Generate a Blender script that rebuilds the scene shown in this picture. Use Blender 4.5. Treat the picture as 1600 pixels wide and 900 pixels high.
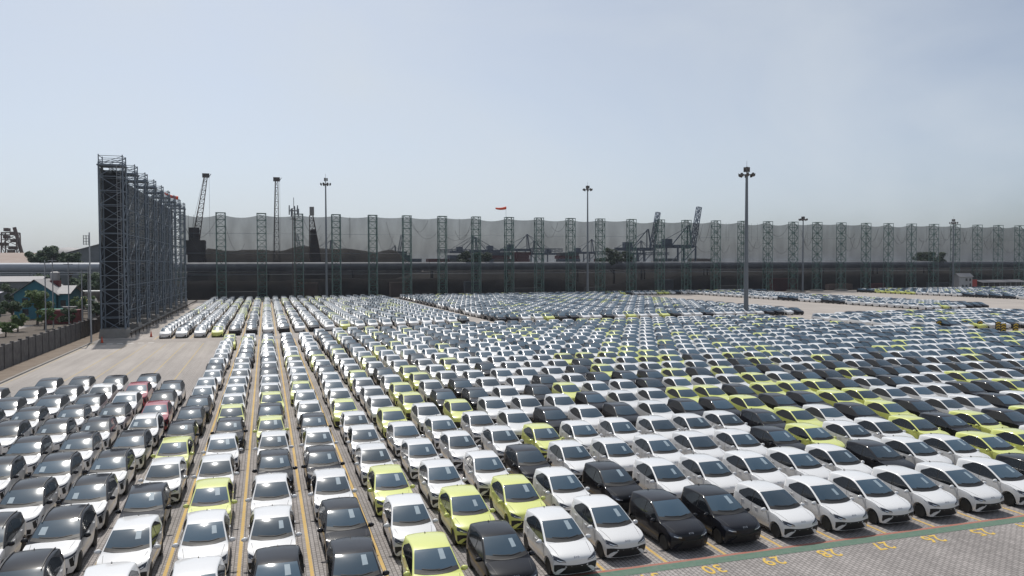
import bpy, bmesh, math, random
import numpy as np
from mathutils import Vector, Matrix
from mathutils.bvhtree import BVHTree

S = bpy.context.scene
for o in list(bpy.data.objects):
    bpy.data.objects.remove(o)
COL = S.collection
rnd = random.Random(11)

# ------------------------------------------------------------------ camera
CAM_H, YAW, PITCH, ROLL, LENS = 10.965, 0.30641, 0.02935, -0.00323, 1215.5 / 1600 * 36
cam = bpy.data.cameras.new('camera'); camo = bpy.data.objects.new('camera', cam); COL.objects.link(camo)
fw = Vector((math.sin(YAW) * math.cos(PITCH), math.cos(YAW) * math.cos(PITCH), -math.sin(PITCH)))
rt = Vector((math.cos(YAW), -math.sin(YAW), 0)); up = rt.cross(fw)
r2 = rt * math.cos(ROLL) + up * math.sin(ROLL); u2 = -rt * math.sin(ROLL) + up * math.cos(ROLL)
m = Matrix.Identity(4)
for i in range(3):
    m[i][0] = r2[i]; m[i][1] = u2[i]; m[i][2] = -fw[i]
m.translation = (0, 0, CAM_H)
camo.matrix_world = m
cam.sensor_width = 36; cam.lens = LENS; cam.clip_start = 0.5; cam.clip_end = 9000
S.camera = camo

# ------------------------------------------------------------------ sky, sun, exposure
SUN_EL, SUN_AZ = math.radians(57), math.radians(-7)       # azimuth from +Y, positive to +X
W = bpy.data.worlds.new('World'); S.world = W; W.use_nodes = True
wn = W.node_tree.nodes; wl = W.node_tree.links
bg = wn['Background']
sky = wn.new('ShaderNodeTexSky'); sky.sky_type = 'NISHITA'; sky.sun_disc = False
sky.sun_elevation = SUN_EL; sky.sun_rotation = SUN_AZ
sky.altitude = 0; sky.air_density = 0.7; sky.dust_density = 2.2; sky.ozone_density = 4.5
hs = wn.new('ShaderNodeHueSaturation'); hs.inputs['Saturation'].default_value = .62               # hazy, washed-out tropical sky
tn = wn.new('ShaderNodeMix'); tn.data_type = 'RGBA'; tn.blend_type = 'MULTIPLY'; tn.inputs[0].default_value = 1; tn.inputs[7].default_value = (1.0, 1.03, 1.01, 1)
wl.new(sky.outputs[0], hs.inputs['Color']); wl.new(hs.outputs[0], tn.inputs[6]); # faint uneven cirrus haze over the whole dome
tcw = wn.new('ShaderNodeTexCoord'); mpw = wn.new('ShaderNodeMapping'); mpw.inputs['Scale'].default_value = (1.2, 1.2, 2.6); mpw.inputs['Rotation'].default_value = (.3, .2, .5)
nzw = wn.new('ShaderNodeTexNoise'); nzw.inputs['Scale'].default_value = 1.6; nzw.inputs['Detail'].default_value = 5; nzw.inputs['Roughness'].default_value = .55; nzw.inputs['Distortion'].default_value = .6
rgw = wn.new('ShaderNodeMapRange'); rgw.inputs[1].default_value = .38; rgw.inputs[2].default_value = .72; rgw.inputs[3].default_value = .08; rgw.inputs[4].default_value = .62
cl = wn.new('ShaderNodeMix'); cl.data_type = 'RGBA'; cl.inputs[7].default_value = (5.5, 5.95, 6.4, 1)
wl.new(tcw.outputs['Generated'], mpw.inputs[0]); wl.new(mpw.outputs[0], nzw.inputs['Vector']); wl.new(nzw.outputs['Fac'], rgw.inputs[0]); wl.new(rgw.outputs[0], cl.inputs[0])
wl.new(tn.outputs[2], cl.inputs[6]); wl.new(cl.outputs[2], bg.inputs[0]); bg.inputs[1].default_value = 0.145
sun = bpy.data.lights.new('sun', 'SUN'); suno = bpy.data.objects.new('sun', sun); COL.objects.link(suno)
sun.energy = 4.3; sun.angle = math.radians(0.6); sun.color = (1.0, 0.955, 0.89)
SD = Vector((math.sin(SUN_AZ) * math.cos(SUN_EL), math.cos(SUN_AZ) * math.cos(SUN_EL), math.sin(SUN_EL)))
suno.rotation_euler = (-SD).to_track_quat('-Z', 'Y').to_euler(); suno.location = SD * 200
S.view_settings.view_transform = 'Standard'; S.view_settings.look = 'None'
S.view_settings.exposure = -0.28; S.view_settings.gamma = 1.0
S.render.engine = 'CYCLES'
S.cycles.max_bounces = 6; S.cycles.transparent_max_bounces = 16; S.cycles.volume_bounces = 0
S.cycles.use_denoising = True

# ------------------------------------------------------------------ materials
MATS = {}
def mat(name, col=(.5, .5, .5), rough=.6, metal=0., coat=0., spec=.5, noise=None, ior=None):
    """plain principled material; noise=(scale, amount, second colour) mottles the colour"""
    mt = bpy.data.materials.new(name); mt.use_nodes = True; MATS[name] = mt
    n = mt.node_tree.nodes; l = mt.node_tree.links; b = n['Principled BSDF']
    b.inputs['Base Color'].default_value = (*col, 1); b.inputs['Roughness'].default_value = rough
    b.inputs['Metallic'].default_value = metal; b.inputs['Coat Weight'].default_value = coat
    b.inputs['Coat Roughness'].default_value = .04; b.inputs['Specular IOR Level'].default_value = spec
    if ior: b.inputs['IOR'].default_value = ior
    if noise:
        sc, amt, c2 = noise
        tc = n.new('ShaderNodeNewGeometry'); nz = n.new('ShaderNodeTexNoise'); nz.inputs['Scale'].default_value = sc
        nz.inputs['Detail'].default_value = 5; nz.inputs['Roughness'].default_value = .65
        l.new(tc.outputs['Position'], nz.inputs['Vector'])
        rp = n.new('ShaderNodeValToRGB'); rp.color_ramp.elements[0].position = .5 - amt / 2; rp.color_ramp.elements[1].position = .5 + amt / 2
        rp.color_ramp.elements[0].color = (*col, 1); rp.color_ramp.elements[1].color = (*c2, 1)
        l.new(nz.outputs['Fac'], rp.inputs[0]); l.new(rp.outputs[0], b.inputs['Base Color'])
    return mt

def vary_random(mt, lo, hi):
    """no two cars are quite alike: tone shifts a little from object to object"""
    n = mt.node_tree.nodes; l = mt.node_tree.links; b = n['Principled BSDF']; sock = b.inputs['Base Color']
    oi = n.new('ShaderNodeObjectInfo'); mr = n.new('ShaderNodeMapRange'); mr.inputs[3].default_value = lo; mr.inputs[4].default_value = hi; l.new(oi.outputs['Random'], mr.inputs[0])
    mx = n.new('ShaderNodeMix'); mx.data_type = 'RGBA'; mx.blend_type = 'MULTIPLY'; mx.inputs[0].default_value = 1; l.new(mr.outputs[0], mx.inputs[7])
    if sock.is_linked: l.new(sock.links[0].from_socket, mx.inputs[6])
    else: mx.inputs[6].default_value = sock.default_value
    l.new(mx.outputs[2], sock)
def paint(name, col, rough=.35, dust=.10, spec=.3, coat=1.0):
    """car paint under clear coat, a little dust"""
    mt = mat(name, col, rough, coat=coat, spec=spec)
    n = mt.node_tree.nodes; l = mt.node_tree.links; b = n['Principled BSDF']
    g = n.new('ShaderNodeNewGeometry'); nz = n.new('ShaderNodeTexNoise'); nz.inputs['Scale'].default_value = 1.3; nz.inputs['Detail'].default_value = 6
    l.new(g.outputs['Position'], nz.inputs['Vector'])
    mr = n.new('ShaderNodeMapRange'); mr.inputs[1].default_value = .35; mr.inputs[2].default_value = .75
    mr.inputs[3].default_value = .05; mr.inputs[4].default_value = .16
    l.new(nz.outputs['Fac'], mr.inputs[0]); l.new(mr.outputs[0], b.inputs['Coat Roughness'])
    mx = n.new('ShaderNodeMix'); mx.data_type = 'RGBA'
    mx.inputs[6].default_value = (*col, 1); mx.inputs[7].default_value = (.42, .38, .33, 1)
    m2 = n.new('ShaderNodeMapRange'); m2.inputs[1].default_value = .4; m2.inputs[2].default_value = .8; m2.inputs[3].default_value = 0.0; m2.inputs[4].default_value = dust
    l.new(nz.outputs['Fac'], m2.inputs[0]); l.new(m2.outputs[0], mx.inputs[0]); l.new(mx.outputs[2], b.inputs['Base Color'])
    return mt

paint('white_paint', (.70, .70, .70), dust=.05); paint('black_paint', (.008, .0085, .012), dust=.008, spec=.05, coat=.6); paint('lime_paint', (.65, .69, .185), dust=.03); paint('red_paint', (.30, .012, .03), spec=.2)
mat('car_glass', (.034, .066, .098), .20, spec=.012, ior=1.5, coat=1.0)
MATS['car_glass'].node_tree.nodes['Principled BSDF'].inputs['Coat Roughness'].default_value = .07; MATS['car_glass'].node_tree.nodes['Principled BSDF'].inputs['Coat IOR'].default_value = 1.65
vary_random(MATS['car_glass'], .6, 1.4); vary_random(MATS['white_paint'], .95, 1.05); vary_random(MATS['black_paint'], .8, 1.6)
mat('dark_reflection_glass', (.008, .010, .013), .05, ior=1.5)  # side windows: dark reflection of neighbouring cars put into the base colour
mat('trim', (.012, .012, .013), .55); mat('tyre', (.018, .018, .018), .8); mat('rim', (.16, .16, .17), .3, metal=.8)
mat('chrome', (.7, .7, .72), .15, metal=1.0); mat('lamp_glass', (.035, .04, .055), .05, ior=1.6); mat('lamp_white', (.75, .77, .8), .15, metal=.6)
mat('paper', (.26, .33, .38), .6); mat('well', (.006, .006, .006), .9)
mat('steel_green', (.020, .085, .068), .6, noise=(1.5, .5, (.045, .13, .105))); mat('leg_green', (.09, .15, .135), .5, noise=(.5, .5, (.16, .21, .20))); mat('steel_blue', (.13, .155, .19), .8, spec=.2, noise=(1.2, .5, (.20, .23, .265)))
mat('galv', (.30, .31, .33), .45, metal=.5, noise=(.8, .6, (.42, .43, .44))); mat('mast_grey', (.15, .165, .185), .5, metal=.3)
mat('dark_steel', (.05, .045, .045), .6, noise=(.7, .5, (.09, .07, .06))); mat('crane_rust', (.17, .10, .07), .7, noise=(.6, .5, (.09, .07, .065)))
mat('crane_blue', (.19, .23, .29), .6); mat('orange_fabric', (.75, .09, .03), .7)
mat('concrete', (.30, .28, .26), .85, noise=(.9, .5, (.20, .19, .175)))
mat('old_concrete', (.16, .15, .145), .9, noise=(1.4, .55, (.055, .05, .05)))
mat('coal', (.010, .0095, .0095), .95, spec=.1, noise=(.25, .5, (.028, .024, .021))); mat('heap', (.035, .034, .034), .95, spec=.1, noise=(.12, .5, (.075, .068, .06))); mat('soil', (.06, .047, .036), .95, noise=(.35, .5, (.12, .098, .078))); mat('verge_soil', (.13, .095, .07), .95, noise=(.6, .5, (.22, .18, .14)))
mat('street', (.34, .31, .29), .9, noise=(.15, .5, (.24, .22, .21))); mat('yellow_mark', (.60, .36, .04), .75, noise=(7., .55, (.40, .31, .17)))
mat('faded_mark', (.44, .33, .14), .8, noise=(1.2, .5, (.34, .28, .20)))
mat('red_mark', (.33, .095, .065), .85, noise=(6., .55, (.30, .18, .145))); mat('green_mark', (.055, .135, .09), .85, noise=(5., .6, (.14, .185, .15)))
mat('white_mark', (.62, .61, .58), .8); mat('teal_wall', (.05, .22, .28), .8, noise=(.5, .5, (.04, .15, .20)))
mat('roof_grey', (.24, .23, .24), .7, noise=(.6, .5, (.32, .31, .31))); mat('roof_rust', (.23, .16, .13), .8, noise=(.15, .5, (.30, .24, .21)))
mat('shed_grey', (.19, .20, .21), .8, noise=(.3, .5, (.12, .13, .13))); mat('pipe_silver', (.33, .35, .38), .6, metal=.1, noise=(.3, .6, (.42, .43, .46)))
mat('truck_yellow', (.62, .42, .06), .5); mat('truck_white', (.60, .60, .58), .5); mat('container_red', (.17, .03, .03), .6); mat('green_sheet', (.03, .20, .13), .6)
mat('white_wall', (.42, .41, .41), .8, noise=(.5, .5, (.32, .31, .31))); mat('window_dark', (.02, .022, .025), .2); mat('red_wall', (.35, .04, .03), .7)
mat('bark', (.08, .06, .045), .9); mat('leaf_dark', (.030, .060, .022), .7, noise=(.4, .6, (.055, .10, .035))); mat('leaf_light', (.07, .13, .03), .7, noise=(.4, .6, (.11, .17, .045)))
mat('cone_orange', (.60, .07, .02), .6); mat('plate_white', (.7, .7, .68), .5); mat('warn_yellow', (.60, .40, .03), .6); mat('warn_black', (.02, .02, .02), .6)
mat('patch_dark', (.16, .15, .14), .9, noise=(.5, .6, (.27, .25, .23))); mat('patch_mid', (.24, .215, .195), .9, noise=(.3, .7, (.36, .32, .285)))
mat('number_yellow', (.64, .42, .05), .7, noise=(6., .9, (.52, .36, .10)))
mat('rope', (.035, .035, .04), .8)

def net_mat(name, trans, col):
    mt = bpy.data.materials.new(name); mt.use_nodes = True; MATS[name] = mt
    n = mt.node_tree.nodes; l = mt.node_tree.links; b = n['Principled BSDF']
    b.inputs['Base Color'].default_value = (*col, 1); b.inputs['Roughness'].default_value = .9; b.inputs['Specular IOR Level'].default_value = .1
    t = n.new('ShaderNodeBsdfTransparent'); mx = n.new('ShaderNodeMixShader')
    g = n.new('ShaderNodeNewGeometry'); nz = n.new('ShaderNodeTexNoise'); nz.inputs['Scale'].default_value = .35; nz.inputs['Detail'].default_value = 4
    mp = n.new('ShaderNodeMapping'); mp.inputs['Scale'].default_value = (1, 1, .35); l.new(g.outputs['Position'], mp.inputs[0]); l.new(mp.outputs[0], nz.inputs['Vector'])
    mr = n.new('ShaderNodeMapRange'); mr.inputs[1].default_value = .3; mr.inputs[2].default_value = .7; mr.inputs[3].default_value = 1 - trans - .05; mr.inputs[4].default_value = 1 - trans + .05
    l.new(nz.outputs['Fac'], mr.inputs[0]); l.new(mr.outputs[0], mx.inputs[0])
    l.new(t.outputs[0], mx.inputs[1]); l.new(b.outputs[0], mx.inputs[2]); l.new(mx.outputs[0], n['Material Output'].inputs[0])
net_mat('far_net', .345, (.016, .016, .020)); net_mat('side_net', .06, (.030, .032, .038))

def ground_mat():
    mt = bpy.data.materials.new('block_paving'); mt.use_nodes = True; MATS['block_paving'] = mt
    n = mt.node_tree.nodes; l = mt.node_tree.links; b = n['Principled BSDF']; b.inputs['Roughness'].default_value = .85
    g = n.new('ShaderNodeNewGeometry')
    br = n.new('ShaderNodeTexBrick'); br.inputs['Scale'].default_value = 1.0; br.offset = .5
    br.inputs['Brick Width'].default_value = .24; br.inputs['Row Height'].default_value = .155; br.inputs['Mortar Size'].default_value = .016
    br.inputs['Mortar Smooth'].default_value = .3; br.inputs['Bias'].default_value = 0
    br.inputs['Color1'].default_value = (.29, .267, .255, 1); br.inputs['Color2'].default_value = (.38, .35, .335, 1); br.inputs['Mortar'].default_value = (.11, .10, .095, 1)
    mp = n.new('ShaderNodeMapping'); mp.inputs['Rotation'].default_value = (0, 0, math.pi / 2); l.new(g.outputs['Position'], mp.inputs[0]); l.new(mp.outputs[0], br.inputs['Vector'])
    # far away the joints merge: one even tone
    ln = n.new('ShaderNodeVectorMath'); ln.operation = 'LENGTH'; l.new(g.outputs['Position'], ln.inputs[0])
    fd = n.new('ShaderNodeMapRange'); fd.inputs[1].default_value = 55; fd.inputs[2].default_value = 110; l.new(ln.outputs['Value'], fd.inputs[0])
    m1 = n.new('ShaderNodeMix'); m1.data_type = 'RGBA'; l.new(fd.outputs[0], m1.inputs[0]); l.new(br.outputs['Color'], m1.inputs[6]); m1.inputs[7].default_value = (.37, .333, .302, 1)
    nz = n.new('ShaderNodeTexNoise'); nz.inputs['Scale'].default_value = .11; nz.inputs['Detail'].default_value = 8; nz.inputs['Roughness'].default_value = .6
    mp2 = n.new('ShaderNodeMapping'); mp2.inputs['Scale'].default_value = (1.6, .5, 1); l.new(g.outputs['Position'], mp2.inputs[0]); l.new(mp2.outputs[0], nz.inputs['Vector'])
    st = n.new('ShaderNodeMapRange'); st.inputs[1].default_value = .35; st.inputs[2].default_value = .68; st.inputs[3].default_value = .82; st.inputs[4].default_value = 1.06; l.new(nz.outputs['Fac'], st.inputs[0])
    m2 = n.new('ShaderNodeMix'); m2.data_type = 'RGBA'; m2.blend_type = 'MULTIPLY'; m2.inputs[0].default_value = 1; l.new(m1.outputs[2], m2.inputs[6]); l.new(st.outputs[0], m2.inputs[7])
    # tyre marks drawn out along the lanes
    n3 = n.new('ShaderNodeTexNoise'); n3.inputs['Scale'].default_value = 1.0; n3.inputs['Detail'].default_value = 6; n3.inputs['Roughness'].default_value = .7
    mp3 = n.new('ShaderNodeMapping'); mp3.inputs['Scale'].default_value = (1.1, .035, 1); l.new(g.outputs['Position'], mp3.inputs[0]); l.new(mp3.outputs[0], n3.inputs['Vector'])
    s3 = n.new('ShaderNodeMapRange'); s3.inputs[1].default_value = .38; s3.inputs[2].default_value = .60; s3.inputs[3].default_value = .84; s3.inputs[4].default_value = 1.02; l.new(n3.outputs['Fac'], s3.inputs[0])
    m3 = n.new('ShaderNodeMix'); m3.data_type = 'RGBA'; m3.blend_type = 'MULTIPLY'; m3.inputs[0].default_value = 1; l.new(m2.outputs[2], m3.inputs[6]); l.new(s3.outputs[0], m3.inputs[7])
    l.new(m3.outputs[2], b.inputs['Base Color'])
    bp = n.new('ShaderNodeBump'); bp.inputs['Strength'].default_value = .4; bp.inputs['Distance'].default_value = .01; bp.invert = True
    l.new(br.outputs['Fac'], bp.inputs['Height']); l.new(bp.outputs[0], b.inputs['Normal'])
ground_mat()

# ------------------------------------------------------------------ mesh helpers
class MB:
    """collects shapes; build() links them as one mesh object"""
    def __init__(s): s.v = []; s.f = []; s.mi = []; s.cur = 0
    def add(s, vs, fs):
        o = len(s.v); s.v += [tuple(v) for v in vs]; s.f += [tuple(i + o for i in f) for f in fs]; s.mi += [s.cur] * len(fs)
    def box(s, a, b):
        x0, y0, z0 = a; x1, y1, z1 = b
        s.add([(x0, y0, z0), (x1, y0, z0), (x1, y1, z0), (x0, y1, z0), (x0, y0, z1), (x1, y0, z1), (x1, y1, z1), (x0, y1, z1)],
              [(0, 3, 2, 1), (4, 5, 6, 7), (0, 1, 5, 4), (1, 2, 6, 5), (2, 3, 7, 6), (3, 0, 4, 7)])
    def bar(s, p, q, r, k=4, r2=None):
        p = Vector(p); q = Vector(q); d = q - p
        if d.length < 1e-6: return
        d.normalize(); a = d.orthogonal().normalized()
        if abs(d.z) < .999:
            a = d.cross(Vector((0, 0, 1))).normalized()
        b = d.cross(a); r2 = r if r2 is None else r2
        ang = [math.pi / k + 2 * math.pi * i / k for i in range(k)]
        vs = [p + (a * math.cos(t) + b * math.sin(t)) * r for t in ang] + [q + (a * math.cos(t) + b * math.sin(t)) * r2 for t in ang]
        s.add(vs, [(i, (i + 1) % k, k + (i + 1) % k, k + i) for i in range(k)] + [tuple(range(k))[::-1], tuple(range(k, 2 * k))])
    def tube(s, pts, r, k=5):
        for a, b in zip(pts[:-1], pts[1:]): s.bar(a, b, r, k)
    def lathe(s, prof, k=16, axis='z', c=(0, 0, 0)):
        vs = []
        for r, h in prof:
            for i in range(k):
                t = 2 * math.pi * i / k; x, y = r * math.cos(t), r * math.sin(t)
                vs.append((c[0] + x, c[1] + y, c[2] + h) if axis == 'z' else (c[0] + h, c[1] + x, c[2] + y))
        n = len(prof); fs = [(j * k + i, j * k + (i + 1) % k, (j + 1) * k + (i + 1) % k, (j + 1) * k + i) for j in range(n - 1) for i in range(k)]
        fs += [tuple(range(k))[::-1], tuple(range((n - 1) * k, n * k))]
        s.add(vs, fs)
    def mesh(s, name, *mats, smooth=False, sharp=None):
        me = bpy.data.meshes.new(name); me.from_pydata(s.v, [], s.f)
        for mm in mats: me.materials.append(MATS[mm] if isinstance(mm, str) else mm)
        if any(s.mi): me.polygons.foreach_set('material_index', s.mi)
        if smooth:
            me.polygons.foreach_set('use_smooth', [True] * len(me.polygons))
            if sharp: me.set_sharp_from_angle(angle=math.radians(sharp))
        me.update(); return me
    def build(s, name, mats, parent=None, smooth=False, sharp=None, **tags):
        if isinstance(mats, str): mats = (mats,)
        return link(name, s.mesh(name, *mats, smooth=smooth, sharp=sharp), parent, **tags)

def link(name, data, parent=None, loc=None, **tags):
    o = bpy.data.objects.new(name, data); COL.objects.link(o)
    if parent is not None: o.parent = parent
    if loc is not None: o.location = loc
    for k, v in tags.items():
        if v: o[k] = v
    return o
def thing(name, label, category, loc=(0, 0, 0), group=None, rz=0):
    o = link(name, None, None, loc, label=label, category=category, group=group); o.rotation_euler.z = rz; o.empty_display_size = .3
    return o
def ordn(n):
    w = ['zeroth', 'first', 'second', 'third', 'fourth', 'fifth', 'sixth', 'seventh', 'eighth', 'ninth', 'tenth', 'eleventh', 'twelfth', 'thirteenth', 'fourteenth', 'fifteenth', 'sixteenth', 'seventeenth', 'eighteenth', 'nineteenth', 'twentieth']
    if n < len(w): return w[n]
    t = {2: 'twenty', 3: 'thirty', 4: 'forty'}[n // 10]
    return t + '-' + w[n % 10] if n % 10 else {3: 'thirtieth', 4: 'fortieth'}[n // 10]
def curve(pts):
    """smooth interpolation through (x, y) points"""
    xs = np.array([q[0] for q in pts], float); ys = np.array([q[1] for q in pts], float)
    d = np.diff(ys) / np.diff(xs); t = np.zeros(len(xs)); t[0] = d[0]; t[-1] = d[-1]
    for i in range(1, len(xs) - 1):
        t[i] = 0 if d[i - 1] * d[i] <= 0 else 2 * d[i - 1] * d[i] / (d[i - 1] + d[i])
    def f(x):
        x = np.clip(x, xs[0], xs[-1]); i = np.clip(np.searchsorted(xs, x) - 1, 0, len(xs) - 2); h = xs[i + 1] - xs[i]; u = (x - xs[i]) / h
        return float((2 * u ** 3 - 3 * u ** 2 + 1) * ys[i] + (u ** 3 - 2 * u ** 2 + u) * h * t[i] + (-2 * u ** 3 + 3 * u ** 2) * ys[i + 1] + (u ** 3 - u ** 2) * h * t[i + 1])
    return f

# ------------------------------------------------------------------ ground and markings
LANE0 = 15.197
def lane_x(L): return LANE0 + 2.5 * (30 - L)
g = MB(); g.add([(-4500, -300, 0), (4500, -300, 0), (4500, 8000, 0), (-4500, 8000, 0)], [(0, 1, 2, 3)])
ground = g.build('ground', 'block_paving', kind='structure', label='grey block paving of the vehicle storage yard')
def sheet(name, x0, y0, x1, y1, z, m, parent=None, **t):
    b = MB(); b.add([(x0, y0, z), (x1, y0, z), (x1, y1, z), (x0, y1, z)], [(0, 1, 2, 3)]); return b.build(name, m, parent, **t)
def line_x(n): return 3.947 - 2.5 * n
for n in range(-13, 4):                                       # bay lines of the near block
    x = line_x(n)
    sheet('lane_line', x - .065, 25.32 if n <= -2 else 14, x + .065, 122, .004, 'yellow_mark', ground)
for n in range(-20, -13): sheet('lane_line', line_x(n) - .065, 25.32, line_x(n) + .065, 122, .004, 'yellow_mark', ground)
for n in range(4, 10): sheet('lane_line', line_x(n) - .07, 28, line_x(n) + .07, 119, .004, 'faded_mark', ground)
for n in range(-6, 9): sheet('lane_line', line_x(n) - .065, 127, line_x(n) + .065, 255, .004, 'yellow_mark', ground)
sheet('red_line', 4, 25.17, 75, 25.33, .008, 'red_mark', ground)
sheet('green_strip', 4, 24.66, 75, 25.17, .008, 'green_mark', ground)
sheet('edge_line', -23.55, 60, -23.43, 124, .004, 'faded_mark', ground); sheet('edge_line', -24.0, 60, -23.9, 124, .004, 'faded_mark', ground)
for i in range(5): sheet('stop_dash', -21.6 + i * 1.35, 121.6, -20.8 + i * 1.35, 122.1, .004, 'white_mark', ground)
for L in range(22, 33):
    fc = bpy.data.curves.new('bay_number', 'FONT'); fc.body = str(L); fc.size = .90; fc.align_x = 'CENTER'; fc.space_character = 1.15; fc.offset = .012
    fo = bpy.data.objects.new('tmp', fc); COL.objects.link(fo)
    bpy.context.view_layer.update()
    me = bpy.data.meshes.new_from_object(fo.evaluated_get(bpy.context.evaluated_depsgraph_get())); bpy.data.objects.remove(fo)
    me.materials.clear(); me.materials.append(MATS['number_yellow'])
    o = link('bay_number', me, ground, (lane_x(L) + .05, 24.55, .010), label='yellow painted bay number %d' % L); o.rotation_euler.z = math.pi; o.scale = (.86, 1.1, 1)
sheet('verge', -27.4, 40, -24.05, 260, .006, 'verge_soil', kind='structure', label='bare soil strip along the foot of the boundary wall')
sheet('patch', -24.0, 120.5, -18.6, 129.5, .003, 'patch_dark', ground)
sheet('cross_lane_stain', -18.6, 121.5, 34, 126.5, .003, 'patch_mid', ground)
sheet('street', -52, 60, -41.5, 166, .006, 'street', kind='structure', label='pale dusty street behind the boundary wall')

# ------------------------------------------------------------------ cars
F5 = [1, .75, .5, .25, 0]
class Spec: pass
def hatch_spec():
    s = Spec(); s.y0, s.y1, s.wf, s.wr, s.R, s.track = -1.89, 1.89, -1.19, 1.31, .30, .73
    s.zt = curve([(-1.89, .68), (-1.875, .725), (-1.83, .785), (-1.72, .845), (-1.5, .91), (-1.2, .97), (-.93, 1.015), (-.80, 1.09), (-.5, 1.255), (-.2, 1.40), (.04, 1.49), (.22, 1.53), (.6, 1.555), (1.1, 1.55), (1.5, 1.52), (1.72, 1.49), (1.75, 1.45), (1.80, 1.20), (1.85, 1.02), (1.88, .90), (1.89, .82)])
    s.belt = curve([(-1.89, .64), (-1.80, .745), (-1.5, .87), (-1.2, .925), (-.9, .95), (0, .97), (.6, 1.01), (1.0, 1.07), (1.4, 1.16), (1.6, 1.14), (1.78, .98), (1.89, .74)])
    s.w = curve([(-1.89, .82), (-1.7, .84), (-1.4, .855), (-1.0, .857), (.9, .857), (1.5, .85), (1.89, .80)])
    s.crown = curve([(-1.89, .02), (-1.6, .04), (-1.0, .05), (-.7, .085), (-.2, .075), (.1, .045), (.5, .032), (1.6, .035), (1.89, .03)])
    s.tum = .36; s.zb = .17; s.bow = .20; s.bowe = -1.1; s.split = (-.9, 1.82)
    s.st = [-1.89, -1.875, -1.85, -1.81, -1.75, -1.66, -1.52, -1.36, -1.2, -1.05, -.93, -.86, -.74, -.6, -.45, -.3, -.15, 0, .12, .25, .42, .65, .9, 1.1, 1.3, 1.48, 1.62, 1.70, 1.73, 1.76, 1.80, 1.84, 1.875, 1.89]
    s.lod = [-1.89, -1.82, -1.55, -.95, -.5, .06, .5, 1.3, 1.72, 1.79, 1.89]
    return s
def suv_spec():
    s = Spec(); s.y0, s.y1, s.wf, s.wr, s.R, s.track = -2.15, 2.15, -1.26, 1.36, .34, .80
    s.zt = curve([(-2.15, .74), (-2.135, .80), (-2.08, .865), (-1.95, .925), (-1.6, 1.0), (-1.25, 1.045), (-1.0, 1.085), (-.86, 1.16), (-.5, 1.345), (-.2, 1.475), (.02, 1.555), (.2, 1.60), (.7, 1.66), (1.3, 1.65), (1.75, 1.60), (1.86, 1.565), (1.92, 1.50), (2.02, 1.22), (2.08, 1.08), (2.13, .96), (2.15, .88)])
    s.belt = curve([(-2.15, .70), (-2.05, .80), (-1.6, .955), (-1.0, 1.02), (0, 1.05), (.8, 1.085), (1.5, 1.16), (1.85, 1.15), (2.02, 1.04), (2.15, .82)])
    s.w = curve([(-2.15, .86), (-1.9, .89), (-1.5, .912), (1.2, .915), (1.8, .895), (2.15, .84)])
    s.crown = curve([(-2.15, .02), (-1.8, .04), (-1.0, .055), (-.7, .09), (-.2, .085), (.1, .055), (.5, .04), (1.8, .05), (2.15, .03)])
    s.tum = .40; s.zb = .19; s.bow = .24; s.bowe = -1.0; s.split = (-.97, 2.03)
    s.st = [-2.15, -2.135, -2.11, -2.07, -2.0, -1.9, -1.75, -1.55, -1.35, -1.15, -1.0, -.92, -.8, -.65, -.5, -.35, -.2, -.05, .06, .2, .4, .7, 1.0, 1.3, 1.55, 1.75, 1.86, 1.91, 1.97, 2.03, 2.08, 2.12, 2.15]
    s.lod = [-2.15, -2.07, -1.75, -1.0, -.5, .05, .6, 1.5, 1.86, 2.02, 2.15]
    return s
def edge(s, y):
    zt, b = s.zt(y), s.belt(y); b = min(b, zt - .035)
    ze = max(zt - s.crown(y) - .022, b + .006)
    xe = s.w(y) - .03 - s.tum * (ze - b)
    return zt, b, ze, xe
def section(s, y, lod=False):
    zt, b, ze, xe = edge(s, y); w = s.w(y); zb = s.zb; cr = s.crown(y); xr = xe - .06
    top = lambda x: zt - cr * (x / xe) ** 2
    if lod:
        p = [(0, zb), (w - .08, zb), (w, zb + (b - zb) * .55), (w - .03, b), (xe, ze), (xr, top(xr)), (xr * .5, top(xr * .5)), (0, zt)]
        return p
    p = [((w - .10) * f, zb) for f in F5[::-1]]
    p += [(w - d, zb + (b - zb) * t) for t, d in ((.08, .05), (.22, .018), (.42, .0), (.62, .004), (.82, .016))] + [(w - .03, b)]
    p += [(w - .03 + (xe - w + .03) * t, b + (ze - b) * t) for t in (.33, .66, 1)]
    p += [(xe - .022, ze + (top(xr) - ze) * .7)] + [(xr * f, top(xr * f)) for f in F5]
    return p
def warp(s, x, y, z):
    k = max(0., min(1., (s.bowe - y) / (s.bowe - s.y0))); k = k * k * (3 - 2 * k)
    y2 = y + s.bow * (abs(x) / .85) ** 3.2 * k
    k2 = max(0., min(1., (s.y0 + .25 - y) / .25)); y2 += max(0, .46 - z) * .30 * k2
    k3 = max(0., min(1., (y - 1.2) / (s.y1 - 1.2))); y2 -= .16 * (abs(x) / .85) ** 2.5 * k3 * k3
    return (x, y2, z)
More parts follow.
